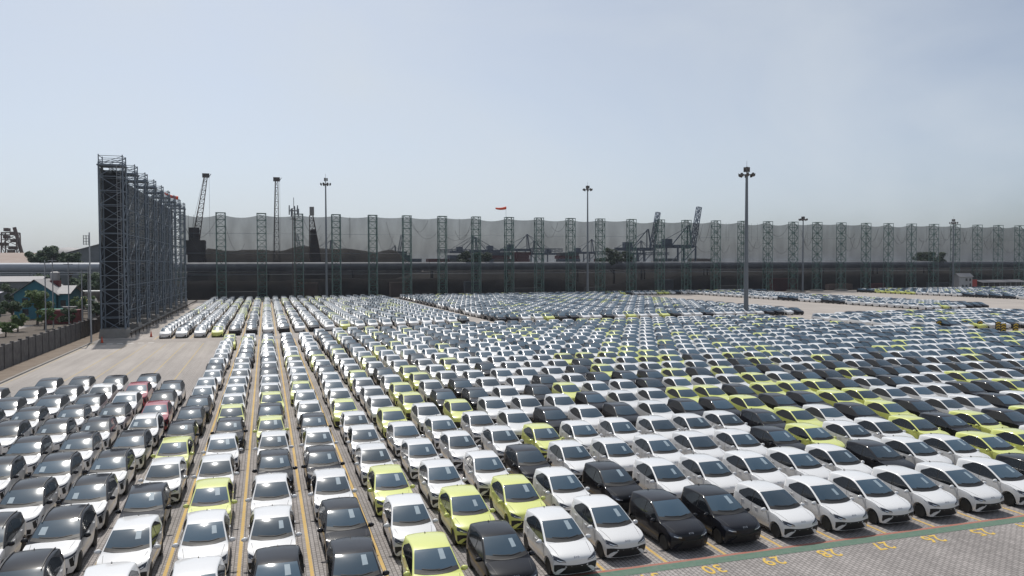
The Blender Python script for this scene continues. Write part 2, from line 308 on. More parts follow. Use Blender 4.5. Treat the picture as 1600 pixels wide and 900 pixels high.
def loft(s, lod=False):
    """closed body shell: verts, faces, material index (0 body, 2 greenhouse)"""
    st = s.lod if lod else s.st; V = []; Fc = []; MI = []; H = None
    ib = 3 if lod else 10
    for y in st:
        h = section(s, y, lod); H = len(h)
        V += [(x, y, z) for x, z in h] + [(-x, y, z) for x, z in h[1:-1]][::-1]
    M = 2 * H - 2
    for i in range(len(st) - 1):
        ym = (st[i] + st[i + 1]) / 2
        for j in range(M):
            k = (j + 1) % M
            Fc.append((i * M + j, (i + 1) * M + j, (i + 1) * M + k, i * M + k))
            MI.append(2 if s.split[0] < ym < s.split[1] and ib <= j < M - ib else 0)
    nb = 1 if lod else 4                                         # ring index of the bottom edge
    nt = 5 if lod else H - 5                                     # ring index where the top starts
    for e, off in ((0, 0), (1, (len(st) - 1) * M)):
        if lod:
            ring = [off + j for j in range(M)]; Fc.append(tuple(ring if e == 0 else ring[::-1])); MI.append(0); continue
        rows = []
        y = st[0] if e == 0 else st[-1]
        for lv in range(nb, nt + 1):
            if lv == nb: row = [off + j for j in range(nb, -1, -1)] + [off + (M - j) % M for j in range(1, nb + 1)]
            elif lv == nt: row = [off + j for j in range(nt, H)] + [off + (M - j) % M for j in range(H - 2, nt - 1, -1)]
            else:
                xr, _, zr = V[off + lv]; row = [off + lv]
                for f in (.75, .5, .25, 0, -.25, -.5, -.75): V.append((xr * f, y, zr)); row.append(len(V) - 1)
                row.append(off + M - lv)
            rows.append(row)
        for a, b in zip(rows[:-1], rows[1:]):
            for c in range(len(a) - 1):
                q = (a[c], a[c + 1], b[c + 1], b[c]); Fc.append(q[::-1] if e == 0 else q); MI.append(0)
    V = [warp(s, *v) for v in V]
    # recalculated outwards below
    return V, Fc, MI

def shell(s, cut=True):
    V, Fc, MI = loft(s); me = bpy.data.meshes.new('shell'); me.from_pydata(V, [], Fc); me.polygons.foreach_set('material_index', MI)
    bm = bmesh.new(); bm.from_mesh(me); bmesh.ops.remove_doubles(bm, verts=bm.verts, dist=1e-5); bmesh.ops.recalc_face_normals(bm, faces=bm.faces); bm.to_mesh(me)
    bvh = BVHTree.FromBMesh(bm); bm.free()
    for mn in ('white_paint', 'well', 'white_paint'): me.materials.append(MATS[mn])
    o = bpy.data.objects.new('tmp', me); COL.objects.link(o)
    c = MB()
    for yw in (s.wf, s.wr):
        for sg in (-1, 1):
            c.lathe([(s.R + .07, .55 * sg), (s.R + .07, 1.2 * sg)], 28, 'x', (0, yw, s.R - .01))
    cm = bpy.data.meshes.new('cut'); cm.from_pydata(c.v, [], c.f)
    bm = bmesh.new(); bm.from_mesh(cm); bmesh.ops.recalc_face_normals(bm, faces=bm.faces); bm.to_mesh(cm); bm.free()
    for mn in ('white_paint', 'well', 'white_paint'): cm.materials.append(MATS[mn])
    cm.polygons.foreach_set('material_index', [1] * len(cm.polygons))
    co = bpy.data.objects.new('tmpc', cm); COL.objects.link(co)
    md = o.modifiers.new('b', 'BOOLEAN'); md.operation = 'DIFFERENCE'; md.object = co; md.solver = 'EXACT'
    bpy.context.view_layer.update()
    res = bpy.data.meshes.new_from_object(o.evaluated_get(bpy.context.evaluated_depsgraph_get()))
    bpy.data.objects.remove(o); bpy.data.objects.remove(co)
    def pick(keep):
        bm = bmesh.new(); bm.from_mesh(res)
        bmesh.ops.delete(bm, geom=[f for f in bm.faces if (f.material_index == 2) != keep], context='FACES')
        mm = bpy.data.meshes.new('part'); bm.to_mesh(mm); bm.free(); mm.materials.clear()
        if keep: mm.polygons.foreach_set('material_index', [0] * len(mm.polygons))
        mm.polygons.foreach_set('use_smooth', [True] * len(mm.polygons)); mm.set_sharp_from_angle(angle=math.radians(38)); return mm
    return pick(False), pick(True), bvh

def panel(mb, bvh, grid, direction, off=.006):
    """thin raised panel that follows the shell: grid of (x, y, z) origins is cast along direction"""
    d = Vector(direction); n, m_ = len(grid), len(grid[0]); P = []; Q = []
    for row in grid:
        for q in row:
            h, nn, _, _ = bvh.ray_cast(Vector(q), d)
            if h is None:
                h, nn, _, _ = bvh.find_nearest(Vector(q)); 
            if nn.dot(d) > 0: nn = -nn
            P.append(h + nn * off); Q.append(h - nn * .006)
    fs = []; k = n * m_
    flip = None
    for i in range(n - 1):
        for j in range(m_ - 1): fs.append((i * m_ + j, (i + 1) * m_ + j, (i + 1) * m_ + j + 1, i * m_ + j + 1))
    a, b, c = P[fs[0][0]], P[fs[0][1]], P[fs[len(fs) // 2][2]]
    q = fs[len(fs) // 2]; nn = (P[q[1]] - P[q[0]]).cross(P[q[3]] - P[q[0]])
    if nn.dot(d) > 0: fs = [f[::-1] for f in fs]
    rim = [j for j in range(m_)] + [i * m_ + m_ - 1 for i in range(1, n)] + [(n - 1) * m_ + j for j in range(m_ - 2, -1, -1)] + [i * m_ for i in range(n - 2, 0, -1)]
    for a, b in zip(rim, rim[1:] + rim[:1]): fs.append((a, b, k + b, k + a))
    mb.add(P + Q, fs)
def lerp(a, b, t): return a + (b - a) * t
def band(lower, upper, n, m_, kind, sg=1):
    """grid between two polylines given in the drawing plane of a panel: 'x' side (y,z), 'y' front (x,z)"""
    def at(pl, t):
        t = t * (len(pl) - 1); i = min(int(t), len(pl) - 2); return [lerp(pl[i][k], pl[i + 1][k], t - i) for k in (0, 1)]
    G = []
    for i in range(n + 1):
        a, b = at(lower, i / n), at(upper, i / n)
        row = []
        for j in range(m_ + 1):
            u, v = lerp(a[0], b[0], j / m_), lerp(a[1], b[1], j / m_)
            row.append((2 * sg, u, v) if kind == 'x' else (u * sg, -4, v) if kind == 'y' else (u * sg, 4, v))
        G.append(row)
    return G

def wheel_meshes(R):
    t = MB(); w = .10
    t.lathe([(R * .66, -w), (R * .93, -w), (R * .985, -w * .75), (R, -w * .4), (R, w * .4), (R * .985, w * .75), (R * .93, w), (R * .66, w)], 22, 'x')
    r = MB(); r.lathe([(R * .68, .05), (R * .68, .088), (R * .62, .088), (R * .60, .045), (.05, .04), (.05, .085), (.001, .09)], 20, 'x')
    for i in range(5):
        a = 2 * math.pi * i / 5 + .3
        for da in (-.17, .17):
            r.bar((.082, .045 * math.cos(a), .045 * math.sin(a)), (.082, R * .64 * math.cos(a + da), R * .64 * math.sin(a + da)), .018)
    return t.mesh('tyre', 'tyre', smooth=True, sharp=40), r.mesh('rim', 'rim')

def make_parts(kind):
    """list of (name, mesh or {colour: mesh}, location, parent name, tier)"""
    s = hatch_spec() if kind == 'hatch' else suv_spec()
    suv = kind == 'suv'; dy = -.26 if suv else 0; dz = .10 if suv else 0
    cols = ('white', 'black', 'lime') if not suv else ('white', 'white_roof', 'red', 'black')
    bodyc = {'white': 'white_paint', 'black': 'black_paint', 'lime': 'lime_paint', 'white_roof': 'white_paint', 'red': 'red_paint'}
    roofc = dict(bodyc); 
    if suv: roofc['white'] = 'black_paint'
    trimc = {c: ('black_paint' if suv else bodyc[c]) for c in cols}
    body, roof, bvh = shell(s)
    P = []
    def vary(me, table, extra=()):
        d = {}
        for c in cols:
            q = me.copy(); q.materials.clear()
            for mn in (table[c], *extra): q.materials.append(MATS[mn])
            d[c] = q
        return d
    P.append(('body', vary(body, bodyc, ('well',)), None, None, 2)); P.append(('roof', vary(roof, roofc), None, None, 2))
    # windscreen
    yb, yt = (-.93, .05) if not suv else (-1.0, 0.0)
    xb, xt = (.735, .60) if not suv else (.79, .645)
    def screen(t0, t1, n, m_, k=1.0, sx0=-1, sx1=1):
        G = []
        for i in range(n + 1):
            t = lerp(t0, t1, i / n); G.append([])
            for j in range(m_ + 1):
                sx = lerp(sx0, sx1, j / m_); G[-1].append((sx * lerp(xb, xt, t) * k, lerp(yb + .20 * sx * sx, yt + .06 * sx * sx, t), 3))
        return G
    b = MB(); panel(b, bvh, screen(.085, 1, 10, 10), (0, 0, -1), .005); P.append(('windscreen', b.mesh('windscreen', 'car_glass', smooth=True, sharp=40), None, None, 2))
    b = MB(); panel(b, bvh, screen(-.05, .125, 3, 10, 1.0), (0, 0, -1), .009); P.append(('cowl', b.mesh('cowl', 'trim'), None, None, 1))
    b = MB(); panel(b, bvh, screen(.13, .155, 1, 8, .9, -.75, .15), (0, 0, -1), .02); panel(b, bvh, screen(.11, .13, 1, 6, .9, .05, .8), (0, 0, -1), .02); P.append(('wiper', b.mesh('wiper', 'trim'), None, None, 1))
    sheets = []
    for dt, dx, k in ((0, 0, 1), (-.05, .05, .9), (.03, -.06, 1.05), (-.1, -.02, .8)):
        b = MB()
        if suv: panel(b, bvh, screen(.25 + dt, .25 + dt + .37 * k, 2, 2, 1, -.72 + dx, -.72 + dx + .30 * k), (0, 0, -1), .0075)
        else: panel(b, bvh, screen(.46 + dt, min(.95, .46 + dt + .44 * k), 2, 2, 1, .33 + dx, .33 + dx + .27 * k), (0, 0, -1), .0075)
        sheets.append(b.mesh('paper_notice', 'paper'))
    P.append(('paper_notice', sheets, None, None, 1))
    # side glass
    e = lambda y: edge(s, y)
    if not suv: ys = [-.74, -.55, -.35, -.15, .05, .3, .55, .8, 1.0, 1.15, 1.28]
    else: ys = [-.80, -.6, -.4, -.2, 0, .3, .6, .9, 1.2, 1.45, 1.68]
    low = [(y, e(y)[1] + .012) for y in ys]
    upp = []
    for y in ys:
        u = e(y)[2] - .012; yk = ys[-4]
        if y > yk: u = min(u, lerp(e(yk)[2] - .012, e(ys[-1])[1] + .12, (y - yk) / (ys[-1] - yk)))
        upp.append((y, max(u, e(y)[1] + .015)))
    def clip(a, c, k):
        yy = [a + (c - a) * i / 7 for i in range(8)]; f = lambda pl: [(y, float(np.interp(y, [q[0] for q in pl], [q[1] for q in pl]))) for y in yy]
        lo, hi = f(low), f(upp)
        return [(y, z + k) for y, z in lo], [(y, max(z2 - k, z1 + k)) for (y, z1), (_, z2) in zip(lo, hi)]
    ym = .36 if not suv else .42
    for sg in (-1, 1):
        b = MB(); panel(b, bvh, band(low, upp, 14, 3, 'x', sg), (-sg, 0, 0), .003); P.append(('window_surround', b.mesh('window_surround', 'trim', smooth=True, sharp=40), None, None, 2))
        for a, c in ((ys[0] + .13, ym - .03), (ym + .03, ys[-1] - .06)):
            b = MB(); lo, hi = clip(a, c, .016); panel(b, bvh, band(lo, hi, 8, 3, 'x', sg), (-sg, 0, 0), .007); P.append(('side_window', b.mesh('side_window', 'dark_reflection_glass', smooth=True, sharp=40), None, None, 1))
        # mirror
        b = MB(); vs = []; yk, zk, xk = (-.60, .985, .955) if not suv else (-.66, 1.09, 1.02)
        bm = bmesh.new(); bmesh.ops.create_icosphere(bm, subdivisions=2, radius=1)
        for v in bm.verts:
            x, y, z = v.co; q = 1 if y < 0 else .45
            v.co = (sg * xk + x * .125, yk + y * .09 * q, zk + z * .092 * (1 - .15 * x * sg))
        vv = [v.co.copy() for v in bm.verts]; ff = [[v.index for v in f.verts] for f in bm.faces]; bm.free()
        b.add(vv, ff); b.bar((sg * (xk - .17), yk - .02, zk - .06), (sg * (xk - .03), yk, zk - .03), .028)
        P.append(('mirror', vary(b.mesh('mirror', smooth=True, sharp=40), trimc), None, None, 1))
        # handles
        for yh in ((-.02, .92) if not suv else (.05, 1.0)):
            zh = s.belt(yh) - .12; b = MB(); panel(b, bvh, band([(yh, zh), (yh + .2, zh + .01)], [(yh, zh + .03), (yh + .2, zh + .04)], 2, 1, 'x', sg), (-sg, 0, 0), .022)
            P.append(('door_handle', vary(b.mesh('door_handle'), bodyc), None, None, 1))
        # door shut lines
        b = MB()
        for yd in ((-.80, ym, 1.02) if not suv else (-.88, ym, 1.15)):
            z1 = s.belt(yd) - .01; panel(b, bvh, band([(yd, .30), (yd + .0, z1)], [(yd + .012, .30), (yd + .012, z1)], 5, 1, 'x', sg), (-sg, 0, 0), .0015)
        P.append(('door_gap', b.mesh('door_gap', 'trim'), None, None, 1))
        b = MB(); y_a, y_b = s.wf + s.R + .07, s.wr - s.R - .07
        panel(b, bvh, band([(y_a, s.zb + .015), (y_b, s.zb + .015)], [(y_a, s.zb + .12), (y_b, s.zb + .12)], 6, 2, 'x', sg), (-sg, 0, 0), .006); P.append(('sill_trim', b.mesh('sill_trim', 'trim'), None, None, 1))
        # lamps and bumper pieces
        if not suv:
            b = MB(); panel(b, bvh, band([(.79, .70), (.62, .635), (.40, .62)], [(.825, .83), (.66, .785), (.43, .69)], 8, 3, 'y', sg), (0, 1, 0), .006)
            P.append(('headlight', b.mesh('headlight', 'lamp_glass', smooth=True, sharp=40), None, None, 1))
            b = MB(); panel(b, bvh, band([(.70, .695), (.58, .655), (.42, .635)], [(.70, .72), (.58, .68), (.42, .66)], 6, 1, 'y', sg), (0, 1, 0), .011)
            P.append(('lamp_strip', b.mesh('lamp_strip', 'lamp_white'), None, 'headlight', 1))
            b = MB(); panel(b, bvh, band([(.81, .18), (.73, .18), (.64, .19)], [(.66, .36), (.56, .42), (.40, .43)], 6, 3, 'y', sg), (0, 1, 0), .02)
            P.append(('bumper_blade', vary(b.mesh('bumper_blade', smooth=True, sharp=40), bodyc), None, None, 1))
        else:
            b = MB(); panel(b, bvh, band([(.86, .80), (.70, .74), (.50, .72)], [(.87, .875), (.72, .82), (.52, .775)], 8, 3, 'y', sg), (0, 1, 0), .008)
            P.append(('headlight', b.mesh('headlight', 'lamp_glass', smooth=True, sharp=40), None, None, 2))
            b = MB(); panel(b, bvh, band([(.74, .42), (.84, .44)], [(.70, .70), (.85, .78)], 4, 4, 'y', sg), (0, 1, 0), .01)
            P.append(('corner_vent', b.mesh('corner_vent', 'trim'), None, None, 2))
            b = MB(); b.tube([(sg * .60, -.05 + i * .3, float(s.zt(-.05 + i * .3)) - .015) for i in range(7)], .02, 4); P.append(('roof_rail', b.mesh('roof_rail', 'trim'), None, None, 1))
        zl = 0.86 + dz
        b = MB(); panel(b, bvh, band([(.35, zl - .06), (.74, zl - .05)], [(.35, zl + .03), (.74, zl + .05)], 4, 2, 'r', sg), (0, -1, 0), .01); P.append(('tail_lamp', b.mesh('tail_lamp', 'red_wall'), None, None, 1))
    # bumper grille
    if not suv:
        b = MB(); panel(b, bvh, band([(-.78, .30), (-.66, .19), (-.3, .185), (0, .185), (.3, .185), (.66, .19), (.78, .30)], [(-.80, .53), (-.62, .555), (-.3, .52), (0, .51), (.3, .52), (.62, .555), (.80, .53)], 16, 4, 'y'), (0, 1, 0), .006)
        P.append(('grille', b.mesh('grille', 'trim', smooth=True, sharp=40), None, None, 2))
    else:
        b = MB(); panel(b, bvh, band([(-.62, .22), (0, .21), (.62, .22)], [(-.66, .42), (0, .44), (.66, .42)], 12, 4, 'y'), (0, 1, 0), .008); P.append(('grille', b.mesh('grille', 'trim', smooth=True, sharp=40), None, None, 2))
    b = MB(); yr = s.y1
    panel(b, bvh, band([(-.52, 1.06 + dz), (0, 1.05 + dz), (.52, 1.06 + dz)], [(-.46, 1.36 + dz), (0, 1.38 + dz), (.46, 1.36 + dz)], 6, 4, 'r'), (0, -1, 0), .006); P.append(('rear_window', b.mesh('rear_window', 'car_glass', smooth=True, sharp=40), None, None, 1))
    b = MB(); yh0, yh1 = (-.98, -1.66) if not suv else (-1.05, -1.9)
    for sg in (-1, 1):
        panel(b, bvh, [[(sg * lerp(.70, .60, i / 6), lerp(yh0, yh1, i / 6), 3), (sg * (lerp(.70, .60, i / 6) + .012), lerp(yh0, yh1, i / 6), 3)] for i in range(7)], (0, 0, -1), .0015)
    P.append(('bonnet_gap', b.mesh('bonnet_gap', 'trim'), None, None, 1))
    # roof antenna
    b = MB(); ya = 1.50 if not suv else 1.6; za = s.zt(ya)
    b.add([(-.02, ya - .05, za - .01), (.02, ya - .05, za - .01), (.02, ya + .07, za - .01), (-.02, ya + .07, za - .01), (-.006, ya + .05, za + .055), (.006, ya + .05, za + .055)], [(0, 1, 5, 4), (1, 2, 5), (2, 3, 4, 5), (3, 0, 4), (0, 3, 2, 1)])
    P.append(('antenna', b.mesh('antenna', 'trim'), None, None, 1))
    # raised letters on the nose
    fc = bpy.data.curves.new('emblem', 'FONT'); fc.body = 'BYD'; fc.size = .095; fc.align_x = 'CENTER'; fc.align_y = 'CENTER'; fc.extrude = .006; fc.space_character = 1.25
    fo = bpy.data.objects.new('tmp', fc); COL.objects.link(fo); bpy.context.view_layer.update()
    me = bpy.data.meshes.new_from_object(fo.evaluated_get(bpy.context.evaluated_depsgraph_get())); bpy.data.objects.remove(fo)
    me.materials.clear(); me.materials.append(MATS['chrome'])
    zc = .765 if not suv else .83
    h, nn, _, _ = bvh.ray_cast(Vector((0, -4, zc)), Vector((0, 1, 0)))
    rot = nn.to_track_quat('Z', 'Y').to_matrix().to_4x4()
    zx = Vector((1, 0, 0)); zy = nn.cross(zx).normalized(); 
    M3 = Matrix(((zx.x, zy.x, nn.x), (zx.y, zy.y, nn.y), (zx.z, zy.z, nn.z))).to_4x4()
    me.transform(Matrix.Translation(h + nn * .008) @ M3)
    P.append(('emblem', me, None, None, 1))
    ty, ri = wheel_meshes(s.R)
    for yw in (s.wf, s.wr):
        for sg in (-1, 1):
            P.append(('wheel', ty, (sg * s.track, yw, s.R, sg), None, 2)); P.append(('rim', ri, (0, 0, 0, 1), 'wheel', 1))
    return P

PARTS = {'hatch': make_parts('hatch'), 'suv': make_parts('suv')}
def place_car(kind, colour, x, y, rz, tier, name, label, group):
    root = thing(name, label, 'hatchback' if kind == 'hatch' else 'suv', (x, y, 0), group, rz)
    last = {}
    for nm, me, loc, par, tr in PARTS[kind]:
        if tr < tier: continue
        if par and par not in last: continue
        if nm == 'paper_notice' and jr.random() < .12: continue
        me = me[colour] if isinstance(me, dict) else jr.choice(me) if isinstance(me, list) else me
        o = bpy.data.objects.new(nm, me); COL.objects.link(o); o.parent = last[par] if par else root
        if loc:
            o.location = loc[:3]
            if loc[3] < 0: o.rotation_euler.z = math.pi
        last[nm] = o
    return root

def lod_mesh(kind):
    """one light car: verts, faces, slot (0 body, 1 roof, 2 glass, 3 dark)"""
    s = hatch_spec() if kind == 'hatch' else suv_spec()
    V, Fc, MI = loft(s, True); me = bpy.data.meshes.new('l'); me.from_pydata(V, [], Fc); me.polygons.foreach_set('material_index', MI)
    bm = bmesh.new(); bm.from_mesh(me); bmesh.ops.remove_doubles(bm, verts=bm.verts, dist=1e-5); bmesh.ops.recalc_face_normals(bm, faces=bm.faces)
    bvh = BVHTree.FromBMesh(bm); bm.verts.index_update()
    b = MB(); b.v = [tuple(v.co) for v in bm.verts]
    for f in bm.faces: b.f.append(tuple(v.index for v in f.verts)); b.mi.append(1 if f.material_index == 2 else 0)
    bm.free(); bpy.data.meshes.remove(me)
    yb, yt = (-.92, .03) if kind == 'hatch' else (-.98, 0.0); xb, xt = (.70, .55) if kind == 'hatch' else (.76, .61)
    b.cur = 2
    panel(b, bvh, [[(sx * lerp(xb, xt, t), lerp(yb + .2 * sx * sx, yt + .06 * sx * sx, t), 3) for sx in (-1, -.5, 0, .5, 1)] for t in (0, .5, 1)], (0, 0, -1), .02)
    e = lambda y: edge(s, y)
    ys = [-.62, 0, .75, 1.25] if kind == 'hatch' else [-.7, 0, .9, 1.6]
    for sg in (-1, 1):
        panel(b, bvh, band([(y, e(y)[1] + .02) for y in ys], [(ys[0], e(ys[0])[2]), (ys[1], e(ys[1])[2] - .03), (ys[2], e(ys[2])[2] - .03), (ys[3], e(ys[3])[1] + .1)], 3, 1, 'x', sg), (-sg, 0, 0), .015)
    b.cur = 3
    for yw in (s.wf, s.wr):
        for sg in (-1, 1):
            b.lathe([(s.R, s.track * sg * .8), (s.R, (s.w(yw) + .012) * sg)], 8, 'x', (0, yw, s.R))
    xw = .70 if kind == 'hatch' else .66
    panel(b, bvh, band([(-xw, .2), (0, .19), (xw, .2)], [(-xw, .48), (0, .48), (xw, .48)], 4, 1, 'y'), (0, 1, 0), .012)
    tri = []; tm = []
    for f, mi in zip(b.f, b.mi):
        for i in range(1, len(f) - 1): tri.append((f[0], f[i], f[i + 1])); tm.append(mi)
    return np.array(b.v, np.float32), np.array(tri, np.int32), np.array(tm, np.int32)

# ------------------------------------------------------------------ where the cars stand
NEAR = {38: 'wwbwlbbbwwwbwwww', 37: 'wwlwwblwwwwwwbbw', 36: 'bwwbwlblwwbwbwwb', 35: 'bbwbwbwwlwwwlww', 34: 'lwlwwwlwwwbwlbw', 33: 'blwwwlwwwlwww', 32: 'wlwwwwllwbwlw', 31: 'wwbwwlbwllwww', 30: 'bbwlwwbbwwwbww', 29: 'bwwwbwwwwwlww', 28: 'wwwwwwbwwbwww', 27: 'wwwwbblbwwww', 26: 'wwwwwwwwwww', 25: 'wwbwbwwbbww', 24: 'wblbblbblblw', 23: 'wwwlllwbwwlb', 22: 'bwwwbbwlwwl', 21: 'wllbblwbwll', 20: 'wlblllllwl', 19: 'wwlbllwbwb', 18: 'wwbwwbbbbw', 17: 'wwlwwwbwll', 16: 'wwwbwblww', 15: 'wwwwbwbbw', 14: 'wwwwbwbw'}            # colours read off row by row: NEAR[lane] = string of w / b / l from the front car back
def cluster(L, r, seed=0):
    """colour for cells not read one by one: runs along a lane, as delivered"""
    q = random.Random(L * 131 + (r // 3) * 7 + seed * 1009); base = q.random(); q2 = random.Random(L * 977 + r * 31 + seed).random()
    v = base if q2 < .55 else random.Random(L * 53 + r * 17 + seed + 5).random()
    return 'white' if v < (.54, .57)[seed > 0] else 'black' if v < (.82, .88)[seed > 0] else 'lime'
CN = {'w': 'white', 'b': 'black', 'l': 'lime', 'r': 'red', 'W': 'white_roof'}
FIRST = {32: 26.95, 33: 25.85, 34: 25.40, 35: 25.58, 36: 25.45, 37: 25.5, 38: 25.6}
cars = []            # kind, colour, x, y, rz, lane, row, block
jr = random.Random(5)
def add_car(kind, c, L, row, y, block):
    cars.append((kind, c, lane_x(L) + jr.uniform(-.11, .11), y + jr.uniform(-.16, .16), jr.gauss(0, .012), L, row, block))
for L in range(38, -8, -1):
    y0 = FIRST.get(L, 27.62); n = 19 if L > 33 else 20 if L > 26 else 21
    if L < 0: n = 15
    if L < -4: n = 12
    for r in range(n):
        s_ = NEAR.get(L, ''); c = CN[s_[r]] if r < len(s_) else cluster(L, r)
        add_car('hatch', c, L, r, y0 + 4.89 * r, 'near')
SUVC = {39: 'wwwwwWrww', 40: 'wwwwwwwWrw', 41: 'wwwwwwwwWw'}
for L in range(39, 46):
    for r in range(10 if 40 <= L <= 43 else 9):
        s_ = SUVC.get(L, ''); c = CN[s_[r]] if r < len(s_) else 'white'
        add_car('suv', c, L, r, 27.25 + 5.03 * r, 'suv')
for L in range(42, 21, -1):                                     # second block, left of the aisle
    y0 = 129.6 if L > 38 else 131.5 + (38 - L) * .62
    r = 0
    while y0 + r * 4.85 < 257: add_car('hatch', cluster(L, r, 1), L, r, y0 + r * 4.85, 'second'); r += 1
for L in range(19, -9, -1):                                     # third block
    for r in range(24): add_car('hatch', cluster(L, r, 2), L, r, 143 + r * 4.85, 'third')
for L in range(-4, -24, -1):                                    # larger cars behind the chevron barriers
    y0 = 107.5 if L > -7 else 100.5; r = 0
    while y0 + r * 5.0 < 127: add_car('suv' if (L * 7 + r) % 4 else 'hatch', cluster(L, r, 3), L, r, y0 + r * 5.0, 'fourth'); r += 1
for L in range(-24, -32, -1):
    for r in range(23): add_car('hatch', cluster(L, r // 2, 4), L, r, 147.5 + r * 4.85, 'fifth')
for L in range(-52, -90, -1):
    for r in range(16): add_car('hatch', cluster(L, r // 2, 5), L, r, 174 + r * 4.85, 'sixth')
for L in range(-9, -38, -1): add_car('hatch', cluster(L, 0, 6), L, 0, 256, 'seventh')

def view(x, y, z=.8):
    d = Vector((x, y, z)) - Vector((0, 0, CAM_H)); k = d.dot(fw)
    return (800 + 1215.5 * d.dot(r2) / k, 450 - 1215.5 * d.dot(u2) / k, k) if k > 2 else (1e9, 1e9, k)
vis = []; far = []
for c in cars:
    px, py, k = view(c[2], c[3])
    if -80 < px < 1690 and py < 960: vis.append((k, c))
    elif -500 < px < 2100 and py < 1300: far.append(c)
vis.sort(key=lambda q: q[0])
n_h = 0; n_s = 0
WORD = {'white': 'white', 'black': 'black', 'lime': 'lime yellow', 'red': 'red', 'white_roof': 'all-white'}
BAYW = {24: 'twenty-four', 25: 'twenty-five', 26: 'twenty-six', 27: 'twenty-seven', 28: 'twenty-eight', 29: 'twenty-nine', 30: 'thirty'}
def car_label(kind, c, L, r):
    if kind == 'suv':
        w = {'white': 'white suv with black roof', 'white_roof': 'all-white suv', 'red': 'red suv', 'black': 'black suv'}[c]
        return '%s, %s back in %s line left of the hatchbacks' % (w, ordn(r + 1), ordn(L - 38))
    if L < 24: return '%s hatchback, %s from the front in the %s line right of bay twenty-four' % (WORD[c], ordn(r + 1), ordn(24 - L))
    if L <= 30: return '%s hatchback, %s from the front in the line behind bay number %s' % (WORD[c], ordn(r + 1), BAYW[L])
    return '%s hatchback, %s from the front in the %s line left of bay thirty' % (WORD[c], ordn(r + 1), ordn(L - 30))
for k, (kind, c, x, y, rz, L, r, blk) in vis:
    if kind == 'hatch' and n_h < 300 and blk == 'near':
        tier = 1 if n_h < 85 else 2; n_h += 1
        place_car('hatch', c, x, y, rz, tier, 'hatchback_car', car_label(kind, c, L, r), 'hatchbacks parked nose to tail in the near block')
    elif kind == 'suv' and blk == 'suv':
        tier = 1 if n_s < 22 else 2; n_s += 1
        place_car('suv', c, x, y, rz, tier, 'suv_car', car_label(kind, c, L, r), 'suvs parked at the left of the yard')
    else: far.append((kind, c, x, y, rz, L, r, blk))
VV = []; TT = []; MM = []; base = 0
LODS = {'hatch': lod_mesh('hatch'), 'suv': lod_mesh('suv')}
CI = {'white': (0, 0), 'black': (1, 1), 'lime': (2, 2), 'white_roof': (0, 0), 'red': (5, 5)}
for kind, c, x, y, rz, L, r, blk in far:
    v, t, mi = LODS[kind]; cs, sn = math.cos(rz), math.sin(rz)
    VV.append(np.stack([v[:, 0] * cs - v[:, 1] * sn + x, v[:, 0] * sn + v[:, 1] * cs + y, v[:, 2]], 1)); TT.append(t + base); base += len(v)
    a, b = CI[c]; MM.append(np.array([a, b, 3, 4], np.int32)[mi])
VV = np.concatenate(VV).astype(np.float32); TT = np.concatenate(TT).astype(np.int32); MM = np.concatenate(MM).astype(np.int32)
me = bpy.data.meshes.new('parked_cars'); me.vertices.add(len(VV)); me.vertices.foreach_set('co', VV.ravel())
me.loops.add(TT.size); me.loops.foreach_set('vertex_index', TT.ravel()); me.polygons.add(len(TT))
me.polygons.foreach_set('loop_start', np.arange(0, TT.size, 3, dtype=np.int32)); me.polygons.foreach_set('loop_total', np.full(len(TT), 3, np.int32))
for mn in ('white_paint', 'black_paint', 'lime_paint', 'car_glass', 'tyre', 'red_paint'): me.materials.append(MATS[mn])
me.polygons.foreach_set('material_index', MM); me.update(calc_edges=True); me.polygons.foreach_set('use_smooth', np.ones(len(TT), bool)); me.set_sharp_from_angle(angle=math.radians(35))
link('parked_cars', me, kind='stuff', label='mass of small parked hatchbacks filling the far blocks of the yard', category='cars')
print('cars', len(cars), 'hatch', n_h, 'suv', n_s, 'far', len(far), 'tris', len(TT))

# ------------------------------------------------------------------ lattice work
def truss(mb, p0, p1, w0, w1, n, r, d0=None, d1=None, up=(0, 1, 0), chords=True, web=True):
    """square lattice from p0 to p1; widths w (side) and d (depth)"""
    p0 = Vector(p0); p1 = Vector(p1); ax = (p1 - p0).normalized(); u = Vector(up); sd = ax.cross(u).normalized(); u = sd.cross(ax).normalized()
    d0 = w0 if d0 is None else d0; d1 = w1 if d1 is None else d1
    def ring(t):
        c = p0.lerp(p1, t); a = lerp(w0, w1, t) / 2; b = lerp(d0, d1, t) / 2
        return [c + sd * a + u * b, c - sd * a + u * b, c - sd * a - u * b, c + sd * a - u * b]
    R = [ring(i / n) for i in range(n + 1)]
    for i in range(n):
        for k in range(4):
            if chords: mb.bar(R[i][k], R[i + 1][k], r)
            if web:
                k2 = (k + 1) % 4; a, b = (k, k2) if (i + k) % 2 else (k2, k)
                mb.bar(R[i][a], R[i + 1][b], r * .6)
    if web:
        for i in range(n + 1):
            for k in range(4): mb.bar(R[i][k], R[i][(k + 1) % 4], r * .65)
    return R

